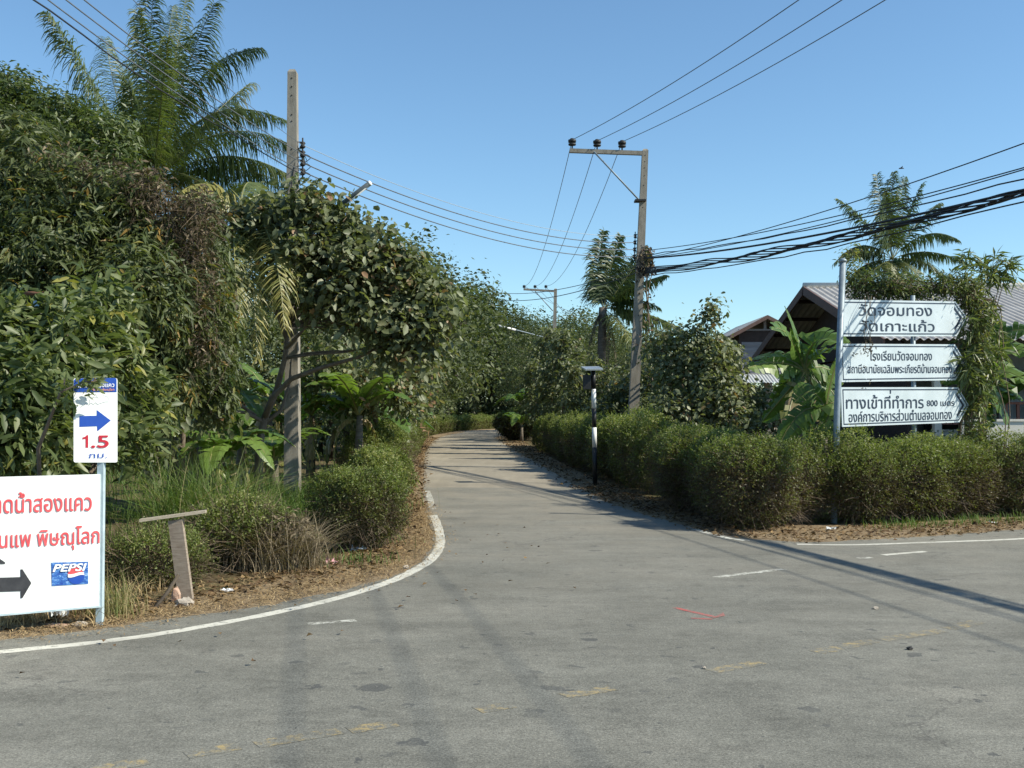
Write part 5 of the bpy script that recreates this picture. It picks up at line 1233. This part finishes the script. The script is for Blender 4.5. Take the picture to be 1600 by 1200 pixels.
# telephone and service cables from the right pole out to the right
def rcable(label, ya, yb, r, wob=0, xb=1600, grp='cables from the right pole to the right edge', sag=.0, m='cable', xa=1003, name='service_cable'):
    a = P(xa, ya, PB_Y - .15); y_ = 15.2 - (0 if xb == 1600 else 0); b = P(xb, yb, 15.2); e = a + (b - a) * 2.15
    # the cable sags through b: lift the far end to follow the catenary
    t = 1 / 2.15; lift = 1.6; e2 = e + Vector((0, 0, lift)); s = lift * t / (4 * t * (1 - t))
    return wire(name, label, a, e2, s + sag, r, m, grp, wob)
rcable('thin cable highest of those running from the right pole to the right edge', 404, 224, .010)
rcable('upper cable of the close pair reaching the right edge', 392, 262, .010)
rcable('lower cable of the close pair reaching the right edge', 404, 265, .010)
rcable('wavy thin cable just above the thick bundle at the right edge', 398, 279, .012, .012)
rcable('straight black cable meeting the thick bundle from above', 404, 297, .022)
bun = thing('cable_bundle', 'thick black bundle of twisted telephone cables crossing to the right edge', 'cable bundle', P(1006, 424, PB_Y - .15))
def strand(ya, dy, r, ph, amp=.035):
    a = P(1004, ya, PB_Y - .15); b = P(1600, 301 + dy, 15.2); t0 = 1 / 2.15; e = a + (b - a) * 2.15 + Vector((0, 0, 1.6)); s = 1.6 * t0 / (4 * t0 * (1 - t0)); pts = []
    for i in range(150):
        t = i / 149; p = a.lerp(e, t); p.z -= s * 4 * t * (1 - t); q = ph + t * 60 ; am = amp * (min(1, t * 6))
        pts.append(p + Vector((math.cos(q) * am, math.cos(q) * am * .3, math.sin(q) * am)))
    return MB().tube(pts, r, 5).build('cable', M['cable'], bun)
for k in range(7): strand(419 + k * 1.5, (k - 3) * .8, .014, k * .9, .038 + .006 * (k % 3))
wire('service_cable', 'loose lower cable of the bundle hanging under the thick strands', P(1004, 430, PB_Y - .15), P(1004, 430, PB_Y - .15) + (P(1600, 306, 15.2) - P(1004, 430, PB_Y - .15)) * 2.15 + Vector((0, 0, 1.6)), .82, .012, 'cable', None, .01)
wire('service_cable', 'upper thin cable from the right pole leftward to the distant trees', P(1000, 418, PB_Y), P(720, 440, 70), .75, .012, 'cable', 'thin cables leading left from the right pole', .0)
wire('service_cable', 'lower thin cable from the right pole leftward to the distant trees', P(1000, 424, PB_Y), P(700, 437, 74), 1.1, .014, 'cable', 'thin cables leading left from the right pole', .0)
knot = MB()
for k in range(16):
    c = P(1000 + random.gauss(2, 4), 405 + random.uniform(-8, 26), PB_Y - .22); knot.tube(smooth_poly([c + Vector((random.gauss(0, .12), random.gauss(0, .03), random.gauss(0, .12))) for _ in range(5)], 4), .008, 4)
tag(recenter(knot.build('cable_tangle', M['cable'])), 'tangle of dark cable ends tied to the right pole below its insulators', 'cable')
bird = thing('bird', 'tiny bird flying in the sky above the right palm tree', 'bird', P(1408, 263, 40))
c = P(1408, 263, 40); mb = MB(); mb.tube([c + Vector((-.09, 0, -.02)), c + Vector((-.04, 0, 0)), c + Vector((.03, 0, .01)), c + Vector((.08, 0, .0)), c + Vector((.11, 0, -.01))], [.005, .025, .03, .018, .004], 8); mb.build('body', M['blackmetal'], bird)
for s in (-1, 1): MB().add([c + Vector((-.02, 0, .01)), c + Vector((.04, 0, .01)), c + Vector((.03, s * .1, .06)), c + Vector((-.03, s * .2, .04))], [(0, 1, 2, 3)]).build('wing', M['blackmetal'], bird)
# ================================================================== STRIPED POST WITH SOLAR PANEL
sb = G(930, 757); sp = thing('warning_post', 'black and white striped round post with a small solar panel on top', 'post', sb)
top = P(927, 578, sb.y + .02); sp_z = lambda py: zfrac(py, 757, 578)
cuts = [757, 699, 668, 638, 608, 578]; cols = ['black', 'white', 'black', 'white', 'black']
for a, b_, c in zip(cuts[:-1], cuts[1:], cols):
    MB().cyl(sb.lerp(top, sp_z(a)), sb.lerp(top, sp_z(b_)), .05, 16).build('black_band' if c == 'black' else 'white_band', M[c], sp)
M['cell'] = surf_mat('solar_cells', (.16, .18, .22), (.24, .26, .30), 6, .25, 0, 0)
c = P(925, 575.5, sb.y - .05); Mx = Matrix.Rotation(R(9), 3, 'X') @ Matrix.Rotation(R(8), 3, 'Z')
MB().box(c, (.34, .42, .025), Mx).build('solar_panel', M['cell'], sp)
fr_ = MB()
for s in (-1, 1): fr_.box(c + Mx @ Vector((s * .18, 0, 0)), (.02, .46, .035), Mx); fr_.box(c + Mx @ Vector((0, s * .22, 0)), (.34, .02, .035), Mx)
fr_.build('panel_frame', M['steel'], sp)
MB().box(P(917, 597, sb.y - .02), (.17, .2, .31)).build('control_box', M['black'], sp)
mb = MB(); 
mb.cyl(sb.lerp(top, sp_z(611)) + Vector((0, -.051, 0)), sb.lerp(top, sp_z(611)) + Vector((0, -.056, 0)), .012, 8); mb.build('bolt', M['darkhole'], sp)

# ================================================================== RIGHT ARROW SIGNS
ys = 15.5; pl = G(1303, 818); 
gp = thing('sign_post', 'grey pipe frame of two posts carrying the three white arrow signs', 'sign post', pl)
ptop = P(1317, 410, 15.55)
MB().tube([pl, P(1308, 640, 15.5), ptop], .045, 14).build('post', M['graypipe'], gp)
MB().tube([ptop, ptop + Vector((0, 0, .02)), ptop + Vector((0, 0, .03)), ptop + Vector((0, 0, .06))], [.05, .058, .058, .025], 14).build('post_cap', M['graypipe'], gp)
SLft = P(1312, 560, 15.52)
SU = Vector((.86, .51, 0)).normalized()           # signs run away to the right
SN = Vector((SU.y, -SU.x, 0)); SV = Vector((0, 0, 1))
def on(px, py):
    """the place on the signs' plane seen through this photo point"""
    r_ = ray(px, py); o_ = Vector((0, 0, CAMZ)); t = (SLft - o_).dot(SN) / r_.dot(SN); p = o_ + r_ * t
    q = p - SLft; return q.dot(SU), q.z
def poly(*pp): return [on(*p) for p in pp]
MB().tube([SLft + SU * 1.62 + Vector((0, .1, -SLft.z)), SLft + SU * 1.62 + Vector((0, .1, 1.0))], .035, 10).build('rear_post', M['graypipe'], gp)
def inset(pts, d):
    n = len(pts); out = []; cx = sum(p[0] for p in pts) / n; cy = sum(p[1] for p in pts) / n; L = []
    for i in range(n):
        (x0, y0), (x1, y1) = pts[i], pts[(i + 1) % n]; dx, dy = x1 - x0, y1 - y0; l = math.hypot(dx, dy); nx, ny = -dy / l, dx / l
        if (cx - x0) * nx + (cy - y0) * ny < 0: nx, ny = -nx, -ny
        L.append((x0 + nx * d, y0 + ny * d, dx, dy))
    for i in range(n):
        x1, y1, a1, b1 = L[i - 1]; x2, y2, a2, b2 = L[i]; den = a1 * b2 - b1 * a2; t = ((x2 - x1) * b2 - (y2 - y1) * a2) / den; out.append((x1 + a1 * t, y1 + b1 * t))
    return out
def ring(mb, a, b, off_):
    O = SLft + SN * off_; n = len(a)
    mb.add([O + SU * u + SV * v for u, v in a] + [O + SU * u + SV * v for u, v in b], [(i, (i + 1) % n, n + (i + 1) % n, n + i) for i in range(n)])
def txt(root, s, x0, yb, x1, yt, mat='navy', bold=.007, ref=None):
    """text laid between photo x0..x1, base line yb, ascender top yt"""
    (u0, v0), (u1, v1) = on(x0, yb[0]), on(x1, yb[1]); U = (SU * (u1 - u0) + SV * (v1 - v0)); w = U.length; U.normalize(); O = SLft + SU * u0 + SV * v0 + SN * .0
    hgt = on(x0, yt)[1] - v0
    return text_mesh(s, hgt / .72, M[mat], O, U, SV, SN, width=w, parent=root, bold=bold)
arrow_signs = []
for lab, out, rows in (
    ('top arrow sign of the three, two rows of large Thai letters', ((1311, 468), (1493, 471), (1511, 496), (1495, 525.5), (1314, 525.5)), (("วัดจอมทอง", 1342, (493, 493.5), 1456, 476), ("วัดเกาะแก้ว", 1343, (517, 518), 1460, 501))),
    ('middle arrow sign of the three, with small Thai letters', ((1313, 537), (1492, 538), (1510, 567), (1493, 594), (1315, 597)), (("โรงเรียนวัดจอมทอง", 1359, (563, 563), 1456, 549), ("สถานีอนามัยเฉลิมพระเกียรติบ้านจอมทอง", 1324, (583, 582.5), 1487, 570))),
    ('bottom arrow sign of the three, reading 800 in its upper row', ((1314, 605), (1497, 605), (1514, 633), (1499, 660), (1316, 667)), (("ทางเข้าทีทำการ", 1322, (638.5, 637.5), 1443, 620), ("800 เมตร", 1448, (634.5, 634), 1491, 625), ("องค์การบริหารส่วนตำบลจอมทอง", 1326, (659.5, 654.5), 1487, 644)))):
    pts = poly(*out); t = thing('arrow_sign', lab + ', pointing right', 'sign', SLft + SU * .9 + SV * pts[0][1], 'white arrow signs on the grey post')
    MB().plate(pts, SLft + SN * -.012, SU, SV, SN, .012).build('panel', M['reflect'], t)
    mb = MB(); ring(mb, inset(pts, .028), inset(pts, .045), .003); mb.build('border_line', M['navy'], t)
    # thick chevron inside the point
    a = inset(pts, .085); b2 = inset(pts, .125)
    mb = MB(); q = [a[1], a[2], a[3], b2[3], b2[2], b2[1]]; O = SLft + SN * .003
    mb.add([O + SU * u + SV * v for u, v in q], [(0, 1, 4, 5), (1, 2, 3, 4)]); mb.build('chevron', M['navy'], t)
    for px in (on(1352, 500)[0], on(1477, 500)[0]):
        for v in (max(p[1] for p in pts) - .035, min(p[1] for p in pts) + .05):
            MB().cyl(SLft + SU * px + SV * v, SLft + SU * px + SV * v + SN * .008, .008, 8).build('bolt', M['steel'], t)
    if '800' in lab: MB().plate(poly((1390.3, 609.5), (1392, 609.5), (1392, 615), (1390.3, 615)), SLft + SN * .003, SU, SV, SN, .002).build('tone_mark', M['navy'], t)
    for s, x0, yb, x1, yt in rows: txt(t, s, x0, yb, x1, yt)

# ================================================================== LEFT BILLBOARD AND SMALL SIGN
bl = G(156, 977); BU = Vector((.86, .51, 0)).normalized(); BN = Vector((BU.y, -BU.x, 0)); BO = bl.copy()
def onb(px, py, off_=0.0):
    r_ = ray(px, py); o_ = Vector((0, 0, CAMZ)); base = BO + BN * (.03 + off_); t = (base - o_).dot(BN) / r_.dot(BN); p = o_ + r_ * t; q = p - base
    return q.dot(BU), p.z
bp = thing('sign_post', 'thin pale blue square post at the right end of the white billboard', 'sign post', bl)
MB().box(bl + Vector((0, 0, .86)), (.045, .045, 1.72)).build('post', M['bluepaint'], bp)
W0 = 2.35
BB = thing('billboard', 'white billboard with red Thai letters, black arrow and blue drink logo at the left edge', 'billboard', bl - BU * 1.2)
r1 = onb(157, 741); r2 = onb(157, 946)
base0 = BO + BN * .03
tp_, bt_ = r1[1], r2[1]
bpoly = [(r1[0] - W0, tp_ + .0), (r1[0], tp_), (r1[0], bt_), (r1[0] - W0, bt_)]
for p_ in (0,):
    MB().plate(bpoly, base0 - BN * .02, BU, Vector((0, 0, 1)), BN, .02).build('panel', M['signwhite'], BB)
MB().plate([(r1[0] - W0, bt_ - .012), (r1[0] + .008, bt_ - .012), (r1[0] + .008, bt_ - .001), (r1[0] - W0, bt_ - .001)], base0 - BN * .03, BU, Vector((0, 0, 1)), BN, .045).build('bottom_edge', M['bluepaint'], BB)
MB().box(bl - BU * (W0 - .05) + Vector((0, 0, .85)), (.045, .045, 1.7)).build('post', M['bluepaint'], BB)
def btxt(root, s, x0, x1, yb, yt, mat, bold=0.0, shear=0.0, z=0, O0=None, height=None, tw=None):
    u1, v0 = onb(x1, yb[1]); u0, v00 = onb(x0, yb[0]); h = onb(x1, yt)[1] - v0
    U = (BU * (u1 - u0) + Vector((0, 0, v0 - v00))); w = U.length; U.normalize(); O = base0 + BU * u0 + Vector((0, 0, v00)) + BN * (.001 + z)
    return text_mesh(s, h / .72, M[mat], O, U, Vector((0, 0, 1)), BN, width=w, parent=root, bold=bold, shear=shear, height=height)
# rows run on beyond the left frame edge: ตลาดน้ำสองแคว / เรือนแพ พิษณุโลก
btxt(BB, "ตลาดน้ำสองแคว", -42, 143, (803, 797), 771, 'signred', .012)
btxt(BB, "เรือนแพ พิษณุโลก", -40, 155, (858, 848), 824, 'signred', .012)
def bplate(root, name, mat, pts, z=.003, t=.001):
    q = [onb(*p) for p in pts]; return MB().plate(q, base0 + BN * z, BU, Vector((0, 0, 1)), BN, t).build(name, M[mat], root)
bplate(BB, 'arrow', 'signblack', ((-90, 905), (32, 901.5), (32, 889.5), (35, 889.5), (49, 911), (35, 934.5), (32, 934.5), (32, 923.5), (-90, 928)))
bplate(BB, 'arrow', 'signblack', ((-60, 872), (-5, 870), (8, 878.5), (8, 881), (-60, 884)))
lg = bplate(BB, 'logo_panel', 'signblue', ((80, 879), (137.5, 877.5), (137.8, 912), (81, 915.5)))
def burst_mat():
    m, nt, p = new_mat('splash_blue_print'); v = coords(nt, (10, 10, 22)); n1 = noise(nt, v, 2.2, 6, .8, 1.5)
    nt.links.new(ramp(nt, n1, [(.42, (.012, .055, .30)), (.55, (.05, .2, .52)), (.66, (.55, .72, .88))]), p.inputs['Base Color']); return m
lg.data.materials[0] = burst_mat()
btxt(BB, "PEPSI", 82.5, 134.5, (893, 891), 879.5, 'signwhite', .03, .25, .006)
def disc(cx, cy, rx, z, mat, name, a0=0, a1=360, flatten=None):
    pts = [(cx + rx * math.cos(R(a)), cy + rx * math.sin(R(a))) for a in np.linspace(a0, a1, 36, endpoint=(a1 - a0 < 360))]; return bplate(BB, name, mat, pts, z)
cx, cy, rr_ = 118.5, 899.5, 13.2
disc(cx, cy, rr_, .0062, 'signblue', 'logo_disc')
def wave(y0, a, x): return y0 + a * math.sin((x - cx) / rr_ * 2.2)
xs = np.linspace(cx - rr_ * .97, cx + rr_ * .97, 18)
top_ = [(x, max(cy - math.sqrt(max(0, rr_ ** 2 - (x - cx) ** 2)), cy - rr_)) for x in xs]
bplate(BB, 'logo_red', 'signred', top_ + [(x, max(wave(cy - 4, 1.8, 2 * cx - x), top_[i][1])) for i, x in reversed(list(enumerate(xs)))], .0078)
bplate(BB, 'logo_white', 'signwhite', [(x, max(wave(cy - 4.2, 1.8, 2 * cx - x), cy - math.sqrt(max(0, rr_ ** 2 - (x - cx) ** 2)))) for x in xs] + [(x, min(wave(cy + .5, 2.2, 2 * cx - x), cy + math.sqrt(max(0, rr_ ** 2 - (x - cx) ** 2)))) for x in xs[::-1]], .0092)

# small arrow sign
SS = thing('arrow_sign', 'tall narrow white sign with blue header, blue right arrow and red 1.5', 'sign', bl + Vector((0, 0, 1.25)))
def rounded(x0, y0, x1, y1, sk=0, r_=3):
    out = []
    for (cx_, cy_, a0) in ((x0 + r_, y0 + r_, 180), (x1 - r_, y0 + r_, 270), (x1 - r_, y1 - r_, 0), (x0 + r_, y1 - r_, 90)):
        for k in range(5): a = R(a0 + k * 22.5); out.append((cx_ + r_ * math.cos(a), cy_ + r_ * math.sin(a)))
    return out
bplate(SS, 'panel', 'signwhite', rounded(115, 591, 183.5, 722.5), -.004, .006)
bplate(SS, 'header', 'signblue', ((115.5, 594), (118, 591.3), (180, 590.5), (182, 593), (182, 612.8), (115.5, 613)), .0025, .001)
btxt(SS, "ตลาดน้ำสองแคว", 118.5, 178, (606, 604.5), 598, 'signwhite', .015, 0, .005)
btxt(SS, "เรือนแพพิษณุโลก", 143, 178, (610.5, 610.3), 607, 'orange', .01, 0, .005)
bplate(SS, 'arrow', 'signblue', ((124, 650), (151, 649.5), (151, 640.5), (173, 657), (152, 674), (151.5, 666), (124, 667)))
bplate(SS, 'digit_one', 'signdkred', ((135.5, 679.8), (137.7, 679.8), (137.7, 699.6), (133.6, 699.6), (133.6, 685.6), (128.8, 686.6), (128.8, 683.4), (132.5, 682.6)), .003, .0015)
btxt(SS, ".5", 142.8, 169, (699.3, 698.7), 679.5, 'signdkred', .018, 0, .002)
btxt(SS, "กม.", 139, 167, (716, 715), 706, 'signblue', .0, 0, .002)
sk = MB()
def thin(pts, w=.35):
    for (a, b_) in zip(pts[:-1], pts[1:]):
        dx, dy = b_[0] - a[0], b_[1] - a[1]; l = math.hypot(dx, dy) + 1e-6; nx, ny = -dy / l * w, dx / l * w
        q = [onb(a[0] + nx, a[1] + ny), onb(b_[0] + nx, b_[1] + ny), onb(b_[0] - nx, b_[1] - ny), onb(a[0] - nx, a[1] - ny)]
        sk.add([base0 + BN * .0035 + BU * u + Vector((0, 0, v)) for u, v in q], [(0, 1, 2, 3)])
thin([(125, 637), (128, 634), (131, 634), (133, 631), (139, 633), (142, 630), (146, 632), (149, 629), (152, 632), (158, 630), (164, 628), (170, 628)]); thin([(131, 626), (138, 619), (143, 624), (149, 616), (154, 624)], .2); thin([(140, 624), (140, 632)], .2); thin([(156, 622), (161, 618), (168, 620), (170, 625)], .2); thin([(133, 622), (152, 621)], .18)
sk.build('line_drawing', M['graypipe'], SS)

# pipes and rusty bars in the foliage behind
fp_ = thing('pipe_frame', 'old pale pipe post with rusty crossbars half hidden in the shrub at the far left', 'pipe frame', P(64, 900, 10.3) * 1.0)
fp_.location.z = 0
MB().tube([Vector((P(66, 700, 10.3).x, 10.3, 0)), P(66, 700, 10.3), P(57, 470, 10.3)], .028, 10).build('post', M['bluepaint'], fp_)
MB().tube([P(38, 458, 10.25), P(76, 459, 10.25)], .02, 6).build('upper_bar', M['rust'], fp_)
MB().tube([P(-20, 710, 9.0), P(44, 708, 9.0)], .018, 6).build('lower_bar', M['rust'], fp_)

# ================================================================== T-SHAPED STAND, STONES, LITTER
tb_ = G(290, 942); ts = thing('wooden_stand', 'T-shaped stand: a leaning weathered post with a tilted board nailed on top', 'wooden stand', tb_)
tt = P(276, 812, tb_.y + .05); v = (tt - tb_)
mb = MB(); ang = math.atan2(v.x, v.z); mb.box((tb_ + tt) / 2, (.115, .05, v.length), Matrix.Rotation(ang, 3, 'Y')); mb.build('post', M['wood'], ts)
a, b_ = P(219, 813, tb_.y - .02), P(322, 799, tb_.y + .08); u = (b_ - a).normalized(); mb = MB(); wv = Vector((0, 1, 0)).cross(u).normalized(); bk = u.cross(wv)
mid_ = (a + b_) / 2; L2 = (b_ - a).length / 2
mb.add([mid_ + u * sx * L2 + wv * sz * .011 + bk * sy * .06 for sx in (-1, 1) for sy in (-1, 1) for sz in (-1, 1)], [(0, 1, 3, 2), (4, 6, 7, 5), (0, 4, 5, 1), (2, 3, 7, 6), (0, 2, 6, 4), (1, 5, 7, 3)]); mb.build('board', M['woodtop'], ts)
mb = MB(); mb.tube([P(279, 898, tb_.y - .08), P(262, 925, tb_.y - .1), G(238, 955)], [.014, .017, .014], 6)
tag(recenter(mb.build('stick', M['darkbark'])), 'dark crooked stick leaning against the T-shaped stand', 'stick')
def rock(name, label, cat, c, s, mat, seed, group=None):
    rr = random.Random(seed); mb = MB(); n = 10; vs = []
    for j in range(6):
        th = math.pi * (j + .5) / 6
        for k in range(n):
            q = 2 * math.pi * k / n; f = 1 + rr.gauss(0, .13); sq = lambda w: math.copysign(abs(w) ** .7, w)
            vs.append(Vector((sq(math.cos(q)) * math.sin(th) * s[0] * f, sq(math.sin(q)) * math.sin(th) * s[1] * f, math.cos(th) * s[2] * f)) + Vector(c) + Vector((0, 0, s[2] * .8)))
    fs = [(j * n + k, j * n + (k + 1) % n, (j + 1) * n + (k + 1) % n, (j + 1) * n + k) for j in range(5) for k in range(n)] + [tuple(range(n))[::-1], tuple(range(5 * n, 6 * n))]
    mb.add(vs, fs); return tag(recenter(mb.build(name, M[mat])), label, cat, group)
rock('brick', 'broken orange brick leaning at the left of the stand foot', 'brick', G(275, 944), (.035, .03, .075), 'brick', 1)
rock('stone', 'pale stone lying against the right side of the stand foot', 'stone', G(289, 950), (.075, .05, .045), 'stone', 2)
rock('stone', 'flat pinkish stone under the billboard, nearer its post', 'stone', G(125, 979), (.06, .04, .02), 'stone', 3)
rock('stone', 'flat brown stone under the middle of the billboard', 'stone', G(88, 981), (.09, .04, .018), 'brick', 4)
rock('pebble', 'small grey pebble on the main road at the right, below the cable shadow', 'pebble', zed(G(1368, 954), .012), (.022, .018, .012), 'stone', 5)
rock('pebble', 'small dark pebble on the main road below the yellow dash', 'pebble', zed(G(1422, 1018), .012), (.02, .018, .012), 'blackmetal', 6)
rock('pebble', 'tiny dark pebble near the middle of the road', 'pebble', zed(G(1100, 1048), .012), (.012, .01, .008), 'stone', 7)
rock('stone', 'pale stone on the dirt verge inside the curved white line', 'stone', G(634, 889), (.035, .03, .02), 'stone', 8)
rock('stone', 'light stone at the far right verge by the dark bananas', 'stone', G(817, 682), (.35, .3, .12), 'stone', 9)
def crumple(label, c, s, mat, seed, cat='litter', name='plastic_litter'):
    rr = random.Random(seed); mb = MB(); n = 6; vs = []; 
    for j in range(n + 1):
        for k in range(n + 1): vs.append(Vector(c) + Vector(((j / n - .5) * s[0] + rr.gauss(0, s[0] * .05), (k / n - .5) * s[1] + rr.gauss(0, s[1] * .05), .012 + abs(rr.gauss(0, s[2])))))
    mb.add(vs, [(j * (n + 1) + k, j * (n + 1) + k + 1, (j + 1) * (n + 1) + k + 1, (j + 1) * (n + 1) + k) for j in range(n) for k in range(n)]); return tag(recenter(mb.build(name, M[mat])), label, cat)
crumple('crumpled clear plastic bag in the dead leaves below the twiggy bush', G(560, 862), (.16, .12, .03), 'plastic', 1)
crumple('pink and white wrapper on the verge below the twiggy bush', G(518, 882), (.12, .08, .025), 'pinkplastic', 2)
crumple('flattened pale plastic scrap on the straw right of the dry bush', G(355, 926), (.12, .06, .012), 'plastic', 3)
crumple('bluish plastic bag under the billboard', G(91, 968), (.14, .1, .04), 'plastic', 4)
crumple('small white scrap beside the right hedge foot below the sign pole', G(1299, 829), (.12, .06, .02), 'white', 5)
crumple('bluish wrapper under the left hedge edge, above the plastic bag', G(585, 849), (.12, .06, .015), 'plastic', 6)
crumple('white paper scrap on the verge near the curved line top', G(612, 831), (.08, .05, .02), 'white', 7)
crumple('white scrap lying on the verge at the right frame edge', G(1550, 819), (.14, .06, .015), 'white', 8)
print('TRIS', sum(len(m.polygons) for m in bpy.data.meshes))
